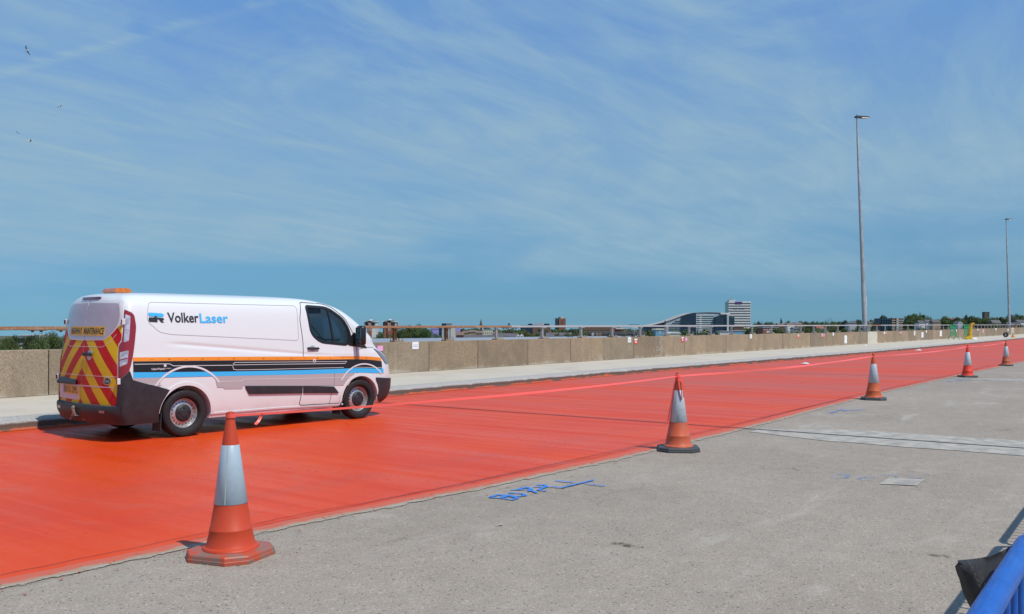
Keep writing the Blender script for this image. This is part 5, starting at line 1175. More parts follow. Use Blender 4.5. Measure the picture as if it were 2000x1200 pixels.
    # tow bar
    tb = MB(); tb.tube([(.25, .05, .36), (-.10, .05, .35), (-.14, .05, .36), (-.15, .05, .42)], .022, 10); tb.lathe([(.0, -.03), (.02, -.025), (.026, 0), (.02, .022), (0, .028)], 12, Matrix.Translation((-.15, .05, .445)), cap=False); tb.box((-.09, .05, .335), (.12, .16, .014)); tb.box((-.02, -.10, .33), (.10, .10, .12), bev=.01); tb.tube([(-.07, .16, .30), (-.14, .16, .28)], .02, 8); tb.build('tow_bar', P_RUSTY, van, smooth=40)
    # underside and exhaust
    un = MB(); un.span((.1, -.75, .22), (4.9, .75, .30)); un.build('underbody', P_IN, van)
    for x in (1.0, 4.28): a_ = MB(); a_.tube([(x, -.8, .33), (x, .8, .33)], .05, 10); a_.build('axle', P_IN, van)
    for xx, ys in ((.62, (-.86, .86)), (3.86, (-.86, .86))):
        for y in ys: mf = MB(); mf.box((xx, y, .24), (.014, .22, .26), ry=.06); mf.build('mud_flap', P_TRIM, van)
    # beacon bar on the roof
    be = MB(); be.prism([(-.125, 0), (.125, 0), (.12, .03), (.085, .062), (-.085, .062), (-.12, .03)], (-.20, .20), Matrix.Translation((.48, .04, 2.098)) @ Matrix.Rotation(math.radians(90), 4, 'X')); bo = be.build('beacon', simple('amber_lens', (.62, .16, .008), .25, coat=1.0, var=.2, scale=20), van, smooth=40); bb = MB(); bb.box((.48, .04, 2.09), (.20, .36, .03)); bb.build('beacon_base', P_LINE, bo)
    # ---- wheels
    def wheel(x, y, s):
        R = Matrix.Translation((x, y, AXZ)) @ Matrix.Rotation(s * math.radians(90), 4, 'X')       # local +Z points outwards
        rim = MB(); rim.lathe([(.215, -.10), (.218, .035), (.226, .048), (.222, .056), (.208, .050), (.198, .030), (.190, .012), (.178, .016), (.150, .034), (.128, .038), (.118, .030), (.06, .03)], 48, R)
        w = rim.build('wheel', P_STEEL, van, smooth=35)
        ty = MB(); ty.lathe([(.212, -.09), (.222, -.098), (.27, -.112), (.318, -.105), (.338, -.085), (.345, -.05), (.345, -.034), (.337, -.033), (.337, -.022), (.345, -.021), (.345, .0), (.337, .001), (.337, .012), (.345, .013), (.345, .05), (.338, .083), (.318, .104), (.30, .106), (.298, .1085), (.27, .110), (.245, .100), (.228, .078), (.222, .06), (.21, .05)], 64, R, cap=False)
        ty.build('tyre', P_TYRE, w, smooth=30)
        cp = MB(); cp.lathe([(.122, .034), (.120, .052), (.105, .064), (.06, .068), (.055, .074), (.045, .075), (0.001, .075)], 32, R)
        for k in range(5):
            a = 2 * math.pi * k / 5 + .3; cp.lathe([(.019, .06), (.018, .076), (.0, .078)], 8, R @ Matrix.Translation((.085 * math.cos(a), .085 * math.sin(a), 0)), cap=False)
        cp.build('hub_cap', P_TRIM, w, smooth=40)
        for k in range(20):
            a = 2 * math.pi * k / 20; ho = MB(); ho.lathe([(.0115, .0), (.0115, .0265)], 10, R @ Matrix.Translation((.164 * math.cos(a), .164 * math.sin(a), 0)) @ Matrix.Diagonal((1, 1.0, 1, 1))); ho.build('rim_hole', P_IN, w)
    for x in (AXR[0], AXF[0]):
        for s in (-1, 1): wheel(x, s * .865, -s if False else (1 if s < 0 else -1))
    # ---- mirrors
    for s in (-1, 1):
        m1 = MB(); m1.box((4.20, s * 1.09, 1.44), (.12, .18, .34), bev=.045); mo = m1.build('door_mirror', P_BLK, van, smooth=50); m2 = MB(); m2.box((4.20, s * .97, 1.31), (.07, .16, .05), bev=.015); m2.build('mirror_arm', P_BLK, mo)
        m3 = MB(); m3.box((4.1385, s * 1.09, 1.475), (.006, .135, .20), bev=.0); m3.build('mirror_glass', simple('mirror_silver', (.55, .60, .60), .03, metal=1.0) if s < 0 else bpy.data.materials['mirror_silver'], mo); m4 = MB(); m4.box((4.1385, s * 1.09, 1.325), (.006, .135, .075)); m4.build('mirror_glass', bpy.data.materials['mirror_silver'], mo)
    # ---- windscreen, grille, front lamps between the corners
    patch('windscreen', WS, map_front, -.006, P_GL, van, du=.08, dv=.08, thick=.003); patch('windscreen_seal', line_poly([tuple(p) for p in WS] + [WS[0]], .04), map_front, .004, P_BLK, van, du=.1, dv=.08, thick=.02)
    patch('grille', rounded([(-.48, .98), (.48, .98), (.40, .72), (-.40, .72)], .03), map_front, .012, P_BLK, van, du=.08); patch('bumper_front', rounded([(-.56, .66), (.56, .66), (.54, .27), (-.54, .27)], .02), map_front, .022, P_TRIM, van, du=.08, thick=.03)
    for k in range(4): patch('grille_bar', line_poly([(-.46 + .02 * k, .95 - .06 * k), (.46 - .02 * k, .95 - .06 * k)], .012), map_front, .016, P_CHR, van, thick=.006)
    # ---- cabin
    for y in (-.42, .42):
        st = MB(); st.box((3.42, y, 1.02), (.50, .48, .16), bev=.04); st.box((3.22, y, 1.30), (.14, .46, .58), ry=.12, bev=.05); st.build('seat', P_IN, van, smooth=40); hr_ = MB(); hr_.box((3.20, y, 1.66), (.10, .26, .18), bev=.04); hr_.build('head_rest', P_IN, van, smooth=40)
    ds = MB(); ds.prism([(4.02, 1.0), (4.0, 1.22), (4.15, 1.30), (4.55, 1.29), (4.6, 1.0)], (-.80, .80), XZ); ds.build('dashboard', P_IN, van)
    sw = MB(); pts = [Vector((3.90, -.42, 1.24)) + Matrix.Rotation(math.radians(-28), 3, 'Y') @ Vector((0, .19 * math.cos(a), .19 * math.sin(a))) for a in [2 * math.pi * k / 28 for k in range(29)]]; sw.tube(pts, .016, 8, False); sw.tube([Vector((3.90, -.42, 1.24)), Vector((4.08, -.42, 1.15))], .03, 8); sw.tube([pts[0], Vector((3.91, -.42, 1.235)), pts[14]], .014, 6); sw.build('steering_wheel', P_BLK, van, smooth=50)
    sv = MB(); sv.box((3.45, -.72, 1.865), (.34, .02, .10), bev=.02, rx=-.3); sv.build('sun_visor', P_IN, van)
build_van()

# ------------------------------------------------------------------ the town beyond: trees, houses, blocks
def mat_leaves(name, dark, light):
    m, nt, b = new_mat(name); t = node_tools(nt); p = t.world_pos()
    oi = t.N('ShaderNodeObjectInfo'); n = t.noise(p, 0.35, 4, 0.6); f = t.noise(p, 1.7, 3, 0.7)
    k = t.mth('ADD', t.mth('MULTIPLY', n, 0.6), t.mth('MULTIPLY', f, 0.4)); c = t.mix(t.ramp(k, 0.35, 0.65), dark, light)
    hs = t.N('ShaderNodeHueSaturation'); t.L(c, hs.inputs['Color']); t.L(t.ramp(oi.outputs['Random'], 0, 1, 0.47, 0.525, False), hs.inputs['Hue']); t.L(t.ramp(oi.outputs['Random'], 0, 1, 0.75, 1.3, False), hs.inputs['Value']); hs.inputs['Saturation'].default_value = 0.9
    t.L(hs.outputs[0], b.inputs['Base Color']); b.inputs['Roughness'].default_value = 0.7; b.inputs['Specular IOR Level'].default_value = 0.2
    return m
M_LEAF = {'mid': mat_leaves('leaves_mid_green', (0.040, 0.066, 0.016), (0.10, 0.14, 0.036)), 'dark': mat_leaves('leaves_dark_green', (0.022, 0.038, 0.018), (0.05, 0.075, 0.032)), 'olive': mat_leaves('leaves_olive', (0.055, 0.065, 0.03), (0.11, 0.115, 0.055)), 'bright': mat_leaves('leaves_bright_green', (0.07, 0.10, 0.02), (0.14, 0.18, 0.04)), 'bare': mat_leaves('twigs_brown', (0.07, 0.06, 0.05), (0.12, 0.10, 0.08))}
M_BARK = simple('bark', (0.07, 0.055, 0.04), 0.9)
def crown_mesh(name, shape, nleaf, size, seed):
    """leaf clumps through the volume of several lobes; unit tree: height 1, crown from about 0.2 up"""
    rnd = random.Random(seed); V, F = [], []; lobes = []
    if shape == 'round':
        for k in range(15):
            a = rnd.uniform(0, 6.283); r = rnd.uniform(0.05, 0.27); z = rnd.uniform(0.33, 0.80); s = 0.20 * (1.15 - 0.55 * abs(z - 0.5)) * rnd.uniform(0.75, 1.2); r *= 1.15 - 0.9 * max(0, z - 0.5)
            lobes.append((r * math.cos(a), r * math.sin(a), z, s, s * 0.85))
        lobes.append((0, 0, 0.83, 0.15, 0.14))
    elif shape == 'wide':
        for k in range(20):
            a = rnd.uniform(0, 6.283); r = rnd.uniform(0.05, 0.50); z = rnd.uniform(0.35, 0.78) - 0.35 * max(0, r - 0.3); s = rnd.uniform(0.13, 0.22); lobes.append((r * math.cos(a), r * math.sin(a), z, s, s * 0.8))
    elif shape == 'cone':
        for k in range(14):
            z = 0.12 + 0.82 * k / 13; s = 0.19 * (1.04 - z) + 0.02; a = rnd.uniform(0, 6.283); lobes.append((0.3 * s * math.cos(a), 0.3 * s * math.sin(a), z, s, 0.085))
    elif shape == 'column':
        for k in range(12):
            z = 0.12 + 0.80 * k / 11; s = 0.105 * math.sin(math.pi * (0.15 + 0.8 * (k / 11)))**0.7; lobes.append((rnd.uniform(-.02, .02), rnd.uniform(-.02, .02), z, s, 0.10))
    elif shape == 'bush':
        for k in range(12):
            a = rnd.uniform(0, 6.283); r = rnd.uniform(0.0, 0.62); s = rnd.uniform(0.22, 0.36); lobes.append((r * math.cos(a), r * math.sin(a), rnd.uniform(0.15, 0.62) - 0.2 * r, s, s * 0.85))
    tot = sum(l[3] ** 2 for l in lobes)
    for (x, y, z, s, sz) in lobes:
        for _ in range(int(nleaf * s * s / tot)):
            d = Vector((rnd.gauss(0, 1), rnd.gauss(0, 1), rnd.gauss(0, 1))).normalized(); q = rnd.random() ** 0.30 * rnd.uniform(0.82, 1.14)
            p = Vector((x + d.x * s * q, y + d.y * s * q, z + d.z * sz * q))
            n = (d + Vector((rnd.gauss(0, .55), rnd.gauss(0, .55), rnd.gauss(0, .55) + 0.25))).normalized(); u = n.orthogonal().normalized(); w = n.cross(u); a = rnd.uniform(0, 6.283); u, w = u * math.cos(a) + w * math.sin(a), w * math.cos(a) - u * math.sin(a)
            k = size * rnd.uniform(0.6, 1.4); i = len(V); V += [p + u * k, p + w * k * 0.7, p - u * k, p - w * k * 0.7]; F.append((i, i + 1, i + 2, i + 3))
    me = bpy.data.meshes.new(name); me.from_pydata([tuple(v) for v in V], [], F); return me
def trunk_mesh(name, seed, top=0.55):
    rnd = random.Random(seed); m = MB(); m.tube([(0, 0, 0), (0.005, 0, 0.2), (0.0, 0.01, top)], [0.03, 0.022, 0.01], 7)
    for k in range(5):
        a = k * 1.3 + rnd.random(); z = 0.22 + 0.06 * k; m.tube([(0, 0, z), (0.10 * math.cos(a), 0.10 * math.sin(a), z + 0.10), (0.20 * math.cos(a), 0.20 * math.sin(a), z + 0.26)], [0.013, 0.009, 0.004], 5)
    return m.mesh(name)
CR = {}
for sh, n in (('round', 3), ('wide', 2), ('cone', 1), ('column', 1), ('bush', 2)):
    CR[sh] = [crown_mesh('crown', sh, {'round': 2600, 'wide': 3200, 'cone': 1400, 'column': 1200, 'bush': 1500}[sh], {'round': .026, 'wide': .028, 'cone': .022, 'column': .02, 'bush': .045}[sh], 10 * k + len(sh)) for k in range(n)]
CR['near'] = [crown_mesh('crown', 'wide', 14000, .014, 71), crown_mesh('crown', 'round', 12000, .013, 72)]
CR['bare'] = [crown_mesh('crown', 'round', 900, .010, 33)]
TRK = trunk_mesh('trunk', 2)
_tr = random.Random(12); CRM = {}
def tree(px, ytop, D, wpx, shape, leaf, label, group, ybase=None):
    """px: centre column; ytop: row of the top; D: distance along the view; wpx: crown width in pixels"""
    p = at(px, D); zt = zpx(ytop, D); zb = terrain_z(p.x, p.y) - 0.2; h = max(2.0, zt - zb); sh = 'wide' if shape == 'near' else shape
    unit = {'round': .78, 'wide': 1.1, 'cone': .40, 'column': .22, 'bush': 1.5, 'bare': .78}[sh]
    if shape == 'near': unit = 1.1
    w = 1.25 * wpx * D / FPX; sx = w / unit
    t = empty('tree' if shape != 'bush' else 'bush', (p.x, p.y, zb), _tr.uniform(0, 6.28), label, 'tree' if shape != 'bush' else 'bush', group)
    base = _tr.choice(CR[shape]); key = (base.name, leaf)
    if key not in CRM: c = base.copy(); c.materials.append(M_LEAF[leaf]); CRM[key] = c
    o = mesh_obj('crown', CRM[key], None, t); top = max(v.co.z for v in list(base.vertices)[::7]); o.scale = (sx, sx, h / max(0.5, top))
    if shape != 'bush':
        k = mesh_obj('trunk', TRK, M_BARK, t); k.scale = (min(sx, h), min(sx, h), h)
def place(px, tab):
    for lim, w in tab:
        if px < lim: return w
PL_MID = [(980, 'among the roofs near the slender spire'), (1080, 'by the dark blue factory'), (1140, 'below the red brick tower block'), (1262, 'along the slate terrace by the brick mill'), (1415, 'before the dark blue college'), (3000, 'at the foot of the white office tower')]
PL_HILL = [(1535, 'on the skyline by the slim poplar'), (1610, 'on the skyline left of the bare round tree'), (1718, 'on the skyline beside the nearer lamp post'), (1765, 'behind the banded flats'), (1840, 'in the tall clump right of the banded flats'), (1915, 'between the hill houses and the church tower'), (3000, 'around the square church tower')]
PL_LOW = [(1600, 'in the gap under the rail by the red brick block'), (1700, 'in the gap under the rail before the nearer lamp post'), (1850, 'in the gap under the rail past the nearer lamp post'), (3000, 'in the gap under the rail behind the green screens')]
ADJ = {'mid': 'green leafy', 'dark': 'dark green', 'olive': 'dull olive', 'bright': 'bright yellow-green', 'bare': 'bare brown'}
G1, G2, G3, G4 = 'big trees beyond the wall behind the van', 'trees between the roofs beyond the rail', 'trees on the hill beyond the rail', 'bushes by the warehouse roof'
# left of the van
for px, y, D, w, s, l in ((-18, 664, 230, 46, 'near', 'mid'), (22, 662, 210, 34, 'near', 'mid'), (34, 655.5, 330, 26, 'round', 'dark'), (28, 653, 360, 16, 'round', 'mid'), (10, 658.5, 330, 22, 'round', 'mid'), (47, 657, 320, 18, 'round', 'dark'), (33, 652, 380, 7, 'cone', 'dark'), (78, 648.5, 200, 52, 'near', 'mid'), (110, 646, 215, 50, 'near', 'mid'), (62, 663, 205, 24, 'near', 'mid'), (150, 648, 230, 60, 'near', 'mid'), (58, 655, 340, 20, 'round', 'dark'), (40, 676, 160, 46, 'near', 'bright'), (5, 674, 165, 40, 'near', 'mid'), (88, 672, 150, 60, 'near', 'mid'), (-8, 657.5, 300, 34, 'near', 'mid'), (12, 656.5, 310, 30, 'near', 'mid'), (52, 655.8, 300, 30, 'near', 'mid'), (70, 652, 280, 34, 'near', 'dark'), (-30, 659, 290, 34, 'near', 'mid')):
    tree(px, y, D, w, s, l, ('big near %s tree just over the wall behind the van' % ADJ[l]) if s == 'near' else ('smaller far %s tree beyond the big trees behind the van' % ADJ[l]), G1)
# beyond the van's nose, along the warehouse
for px, y, D, w, s, l in ((712, 653, 470, 34, 'bush', 'mid'), (735, 650, 480, 30, 'bush', 'mid'), (752, 655, 450, 18, 'bush', 'bright'), (768, 651, 480, 30, 'bush', 'mid'), (690, 652, 480, 40, 'bush', 'mid'), (858, 655, 500, 30, 'bush', 'mid'), (875, 658, 490, 26, 'bush', 'mid'), (900, 661, 470, 30, 'bush', 'mid')):
    tree(px, y, D, w, s, l, 'rounded green bush behind the grey warehouse roof', G4)
for px, y, D, w, s, l in ((787, 637.5, 430, 40, 'near', 'mid'), (800, 634, 445, 36, 'near', 'mid'), (818, 631, 440, 46, 'near', 'mid'), (835, 639, 430, 40, 'near', 'mid')):
    tree(px, y, D, w, s, l, 'big dark green tree in the clump beyond the van nose', 'clump of big trees beyond the van')
# the middle distance
mid = [(904, 641, 800, 16), (930, 640.5, 760, 20), (950, 640, 780, 20), (995, 642.5, 800, 16), (965, 646, 700, 8), (1020, 643, 560, 24), (1028, 646, 540, 16), (1040, 653, 470, 26), (1058, 640.5, 620, 20), (1068, 645, 600, 16), (1052, 648, 560, 18), (1086, 642, 600, 22), (1098, 643, 620, 22), (1108, 648, 520, 18), (1118, 642, 560, 20), (1126, 648, 470, 14), (1087, 652, 430, 12), (1132, 639.5, 520, 22), (1142, 644, 540, 12), (1110, 654, 420, 12), (1117, 655, 410, 10), (1150, 651, 460, 8), (1190, 649.5, 420, 12), (1215, 643.5, 560, 14), (1231, 641, 560, 16), (1220, 651, 430, 16), (1236, 652, 420, 14), (1246, 646, 500, 14), (1268, 643, 480, 22), (1258, 650, 440, 12), (1322, 648.5, 520, 10), (1338, 645, 480, 18), (1362, 643, 560, 12), (1381, 640.5, 520, 10), (1370, 646, 540, 14), (1352, 650, 500, 10), (1400, 648, 520, 10), (1468, 641, 620, 18), (1459, 646, 560, 12), (1483, 642, 600, 12), (1492, 650, 520, 12)]
for i, (px, y, D, w) in enumerate(mid):
    lf = ('mid', 'mid', 'dark', 'olive', 'mid', 'bright')[i % 6] if px not in (1020, 1028, 1040) else 'bright'; nm_ = 'pointed' if px in (1362, 1381) else ADJ[lf]
    tree(px, y, D, w * 1.15, 'cone' if px in (1362, 1381) else 'round', lf, '%s tree %s' % (nm_, place(px, PL_MID)), 'trees %s' % place(px, PL_MID))
# skyline and hill to the right
hill = [(1474, 629, 900, 10, 'round', 'olive'), (1482, 627, 950, 12, 'round', 'olive'), (1488.5, 626.5, 900, 5, 'cone', 'dark'), (1497, 629, 900, 14, 'round', 'mid'), (1506, 629, 880, 14, 'round', 'mid'), (1516, 631, 900, 12, 'round', 'mid'), (1525.5, 620, 900, 5, 'column', 'dark'), (1539, 626.5, 860, 9, 'round', 'mid'), (1552, 629.5, 900, 8, 'round', 'dark'), (1564, 627, 850, 12, 'round', 'olive'), (1574, 627, 900, 16, 'round', 'mid'), (1587, 627, 860, 14, 'round', 'mid'), (1596, 626.5, 900, 12, 'round', 'mid'), (1606, 628, 900, 12, 'round', 'mid'), (1612, 625, 900, 5, 'cone', 'dark'), (1622, 619.5, 980, 16, 'bare', 'bare'), (1615, 628, 800, 16, 'round', 'mid'), (1628, 627, 800, 16, 'round', 'mid'), (1638, 628, 820, 14, 'round', 'mid'), (1651, 624.5, 800, 12, 'round', 'dark'), (1663, 627, 900, 14, 'round', 'mid'), (1678, 624.5, 900, 14, 'round', 'olive'), (1675, 629, 800, 14, 'round', 'mid'), (1690, 626, 850, 12, 'round', 'mid'), (1702, 624, 820, 12, 'round', 'mid'), (1711, 628, 760, 16, 'round', 'mid'),
 (1725, 613.5, 900, 10, 'column', 'dark'), (1722, 616, 910, 8, 'column', 'dark'), (1729, 616, 905, 8, 'column', 'mid'), (1741, 620, 900, 8, 'round', 'dark'), (1768, 617, 850, 14, 'cone', 'dark'), (1776, 614.5, 850, 14, 'round', 'mid'), (1786, 612.5, 860, 16, 'round', 'mid'), (1796.5, 608.5, 880, 6, 'cone', 'dark'), (1802, 614.5, 860, 16, 'round', 'mid'), (1791, 618, 830, 20, 'round', 'mid'), (1780, 624, 780, 22, 'round', 'mid'), (1812, 619, 880, 12, 'round', 'mid'), (1817.5, 617.5, 880, 6, 'cone', 'dark'), (1828, 622, 900, 8, 'bare', 'bare'), (1846, 617.5, 850, 14, 'round', 'mid'), (1843, 623, 800, 16, 'round', 'mid'), (1855, 624, 820, 10, 'round', 'mid'),
 (1869, 619, 820, 16, 'round', 'dark'), (1876, 624, 780, 14, 'round', 'mid'), (1887, 613.5, 900, 7, 'column', 'dark'), (1880, 621, 860, 10, 'round', 'mid'), (1899, 616.5, 800, 22, 'round', 'mid'), (1911, 618.5, 800, 16, 'round', 'mid'), (1925, 621, 760, 22, 'round', 'mid'), (1937, 618.5, 820, 14, 'round', 'mid'), (1946, 619.5, 850, 16, 'round', 'mid'), (1956, 618.5, 840, 14, 'round', 'dark'), (1966, 619, 820, 14, 'round', 'mid'), (1972, 612, 880, 10, 'round', 'dark'), (1985, 611.5, 880, 12, 'round', 'dark'), (1981, 619, 800, 20, 'round', 'olive'), (1995, 615.5, 850, 14, 'round', 'mid'), (2006, 618, 820, 18, 'round', 'mid'), (1940, 630, 700, 16, 'round', 'bright'), (1918, 631, 700, 18, 'round', 'olive'), (1960, 630, 700, 14, 'round', 'mid'), (1990, 631, 680, 18, 'round', 'mid')]
for px, y, D, w, s, l in hill:
    kind_ = {'cone': 'pointed conifer', 'column': 'slim columnar tree', 'bare': 'bare-branched round tree', 'round': 'rounded ' + ADJ[l] + ' tree'}[s]; w_ = place(px, PL_HILL)
    tree(px, y, D, w * 1.2, s, l, kind_ + ' ' + w_, 'trees ' + w_)
low = random.Random(5)
for k in range(52):
    px = 1500 + k * 10 + low.uniform(-4, 4)
    if 1715 < px < 1768 and k % 3: continue
    y = 640 + low.uniform(-3, 6); D = low.uniform(480, 640); w_ = low.uniform(14, 26); lf = low.choice(('mid', 'mid', 'dark', 'olive')); tree(px, y, D, w_, 'round', lf, ADJ[lf] + ' tree ' + place(px, PL_LOW), 'trees ' + place(px, PL_LOW))

def woodland():
    # the far belt of trees closing the view: nobody could count these
    rnd = random.Random(77); V, F = [], []; px = -1300
    top = [(-1300, 652), (-250, 657), (120, 662), (600, 654), (700, 650), (860, 643), (1000, 643), (1300, 643), (1440, 640), (1520, 633), (1700, 631), (1800, 625), (1900, 624), (2000, 624), (2250, 624)]
    while px < 2250:
        px += rnd.uniform(2.5, 5.0); D = rnd.uniform(850, 1250); yt = pl(top, px) + rnd.uniform(-1.2, 2.5); p = at(px, D); zt = zpx(yt, D); zb = terrain_z(p.x, p.y) - 14 - 0.0135 * max(0, p.length - 1050); r = rnd.uniform(4, 8); h = rnd.uniform(8, 13)
        for k in range(110):
            d = Vector((rnd.gauss(0, 1), rnd.gauss(0, 1), rnd.gauss(0, 1))).normalized() * rnd.random() ** 0.3; q = Vector((p.x + d.x * r, p.y + d.y * r, zt - h * 0.5 + d.z * h * 0.5)); n = (d + Vector((rnd.gauss(0, .5), rnd.gauss(0, .5), .3))).normalized(); u = n.orthogonal().normalized(); w = n.cross(u); s_ = rnd.uniform(.7, 1.4); i = len(V); V += [q + u * s_, q + w * s_, q - u * s_, q - w * s_]; F.append((i, i + 1, i + 2, i + 3))
        for k in range(40):     # undergrowth below
            q = Vector((p.x + rnd.uniform(-r, r), p.y + rnd.uniform(-r, r), zb + rnd.random() * max(1, zt - h - zb + 3))); a = rnd.uniform(0, 3.1); u = Vector((math.cos(a), math.sin(a), 0)) * 1.6; w = Vector((0, 0, 1.6)); i = len(V); V += [q + u, q + w, q - u, q - w]; F.append((i, i + 1, i + 2, i + 3))
    me = bpy.data.meshes.new('far_woodland'); me.from_pydata([tuple(v) for v in V], [], F); tag(mesh_obj('far_woodland', me, M_LEAF['mid']), 'dark green belt of distant woodland closing the view', 'woodland', kind='stuff')
woodland()
M_BR = simple('red_brick', (0.27, 0.105, 0.07), 0.9, var=0.15, scale=0.4); M_BRB = simple('brown_brick', (0.16, 0.095, 0.065), 0.9, var=0.15, scale=0.4); M_TAN = simple('tan_brick', (0.36, 0.26, 0.17), 0.9, var=0.12, scale=0.4); M_WR = simple('white_render', (0.66, 0.65, 0.62), 0.8, var=0.08, scale=0.3); M_CRM = simple('cream_render', (0.60, 0.55, 0.43), 0.8)
M_SLT = simple('grey_slate', (0.10, 0.095, 0.10), 0.7, var=0.2, scale=0.6); M_TIL = simple('brown_tile', (0.17, 0.12, 0.095), 0.8, var=0.2, scale=0.6); M_NAVY = simple('navy_cladding', (0.018, 0.035, 0.065), 0.35, var=0.1, scale=0.3); M_GLZ = simple('dark_window_glass', (0.03, 0.045, 0.06), 0.12, coat=0.6); M_GLB = simple('blue_green_glazing', (0.045, 0.12, 0.14), 0.12, coat=0.6); M_LG = simple('light_grey_cladding', (0.42, 0.44, 0.47), 0.6, var=0.06, scale=0.3); M_LILAC = simple('lilac_cladding', (0.33, 0.30, 0.62), 0.6); M_SHB = simple('pale_blue_shed', (0.16, 0.36, 0.50), 0.6, var=0.08, scale=0.5); M_MTL = simple('grey_metal_roof', (0.30, 0.33, 0.37), 0.55, metal=0.2, var=0.08, scale=0.05); M_STN = simple('dark_church_stone', (0.11, 0.085, 0.07), 0.9, var=0.2, scale=0.5); M_PUR = simple('purple_sign', (0.12, 0.05, 0.20), 0.5); M_CON = simple('grey_concrete_block', (0.36, 0.35, 0.34), 0.85, var=0.1, scale=0.3)
class BL:
    """a building whose local x runs across the view and y away from it"""
    def __init__(s, name, label, px, D, cat='building', group=None, yaw=0.0):
        p = at(px, D); s.px, s.D, s.k = px, D, D / FPX; s.zb = terrain_z(p.x, p.y) - 0.5; s.o = empty(name, (p.x, p.y, s.zb), FACE + yaw, label, cat, group)
    def X(s, px): return (px - s.px) * s.k
    def Z(s, py): return zpx(py, s.D) - s.zb
    def box(s, name, px0, px1, yt, yb, mat, y0=0.0, y1=12.0, parent=None):
        m = MB(); m.span((s.X(px0), y0, 0 if yb is None else s.Z(yb)), (s.X(px1), y1, s.Z(yt))); return m.build(name, mat, parent or s.o)
    def poly(s, name, pts, mat, y0=0.0, y1=12.0, parent=None):
        m = MB(); m.prism([(s.X(a), s.Z(b)) for a, b in pts], (-y1, -y0), Matrix.Rotation(math.radians(90), 4, 'X')); return m.build(name, mat, parent or s.o)
    def windows(s, px0, px1, n, yt, yb, mat=None, fill=0.6, y=-0.06, parent=None):
        for k in range(n):
            a = px0 + (px1 - px0) * (k + 0.5 - fill / 2) / n; b = px0 + (px1 - px0) * (k + 0.5 + fill / 2) / n; s.box('window', a, b, yt, yb, mat or M_GLZ, y, 0.1, parent)
# pair of red and white gabled flats
for (a, b, yt, lab) in ((711, 734, 627.5, 'white and red brick gabled flats with dark corner windows'), (748, 773, 626.5, 'mostly red brick gabled flats with white verge beside the paler pair')):
    c = (a + b) / 2; B = BL('gabled_flats', lab, c, 780); red = a > 740
    B.box('wall', a, b, 629.5, None, M_WR if not red else M_BR, 0, 14); B.box('brick_bay', c - 3.6, c + 3.6, 628.5, None, M_BR, -0.8, 0.1)
    if not red:
        for q0, q1 in ((a + 2.6, c - 3.8), (c + 3.8, b - 2.6)): B.box('dark_glazing', q0, q1, 630, 636, M_NAVY, -0.12, 0.1)
    else: B.box('white_edge', b - 1.6, b + .1, 630, None, M_WR, -.15, 3); B.box('blue_edge', a - .1, a + 1.4, 630, None, M_NAVY, -.15, 3)
    B.poly('roof', [(a - 1.2, 629.6), (c, yt - 0.7), (b + 1.2, 629.6), (b + 1.2, 627.9), (c + 3.8, 627.4), (c, yt - 3.0), (c - 3.8, 627.4), (a - 1.2, 627.9)], M_WR, -1.6, 14)
    B.poly('slate_roof', [(a, 628.4), (c, yt - 2.2), (b, 628.4)], M_SLT, 1, 13)
    for r in range(5): B.windows(c - 2.8, c + 2.8, 2, 631 + r * 3.3, 632.6 + r * 3.3, M_WR, .55, -0.95)
B = BL('warehouse', 'long low warehouse with blue-grey metal roof close behind the parapet', 960, 420); 
def warehouse():
    m = MB(); zt = -4.0; k = lambda px, y: at(px, FPX * (CAMH - zt) / (y - HORY)); Q = [k(560, 664.9), k(1260, 656.8), at(1320, 330), at(560, 270)]
    bm = m.bm; inv = B.o.matrix_basis.inverted(); top = [bm.verts.new(inv @ Vector((q.x, q.y, zt))) for q in Q]; bot = [bm.verts.new(inv @ Vector((q.x, q.y, -13.2))) for q in Q]
    for i in range(4): bm.faces.new((top[i], top[(i + 1) % 4], bot[(i + 1) % 4], bot[i]))
    bm.faces.new(top); bm.faces.new(bot[::-1]); m.build('shed', M_MTL, B.o)
    c = sum(Q, Vector()) / 4; r = MB(); rt = [r.bm.verts.new(inv @ Vector((q.x * .995 + c.x * .005, q.y * .995 + c.y * .005, zt + (.25 if i < 2 else .02)))) for i, q in enumerate(Q)]; r.bm.faces.new(rt); r.build('roof_sheet', M_MTL, B.o)
warehouse()
B = BL('lilac_block', 'low lilac clad building with small square windows', 868, 700); B.box('wall', 841, 857, 639.5, None, M_LILAC, 0, 15); B.box('dark_wing', 857, 863, 639.5, None, M_NAVY, .3, 15); B.box('grey_wing', 863, 880, 639.5, None, M_LG, 0, 15); B.box('cream_wing', 880, 889, 640.5, None, M_CRM, -.5, 12); B.box('lilac_wing', 889, 897, 639.5, None, M_LILAC, 0, 14); B.windows(842, 857, 5, 642.6, 645, M_NAVY, .4); B.windows(863, 879, 5, 642.6, 644.5, M_NAVY, .4)
B = BL('plant_room_block', 'dark topped grey block above the rusty rail', 872, 900); B.box('wall', 862.5, 882, 632.5, None, M_LG, 0, 14); B.box('dark_top', 862.5, 871.5, 632, 636.2, M_NAVY, -.3, 13.5); B.box('roof_edge', 871, 882.4, 631.4, 632.4, M_LG, -.5, 14)
def spire():
    B = BL('church', 'slender grey church spire rising over the rusty rail', 939.5, 900, 'church'); h = B.Z(623); m = MB(); m.lathe([(2.2, B.Z(640)), (1.4, B.Z(634)), (0.05, h)], 8); m.build('spire', M_STN, B.o); B.box('tower', 937.6, 941.4, 639.6, None, M_STN, -2.0, 2.0); B.box('belfry_opening', 938.9, 940.1, 641, 644, M_GLZ, -2.1, -1.9)
spire()
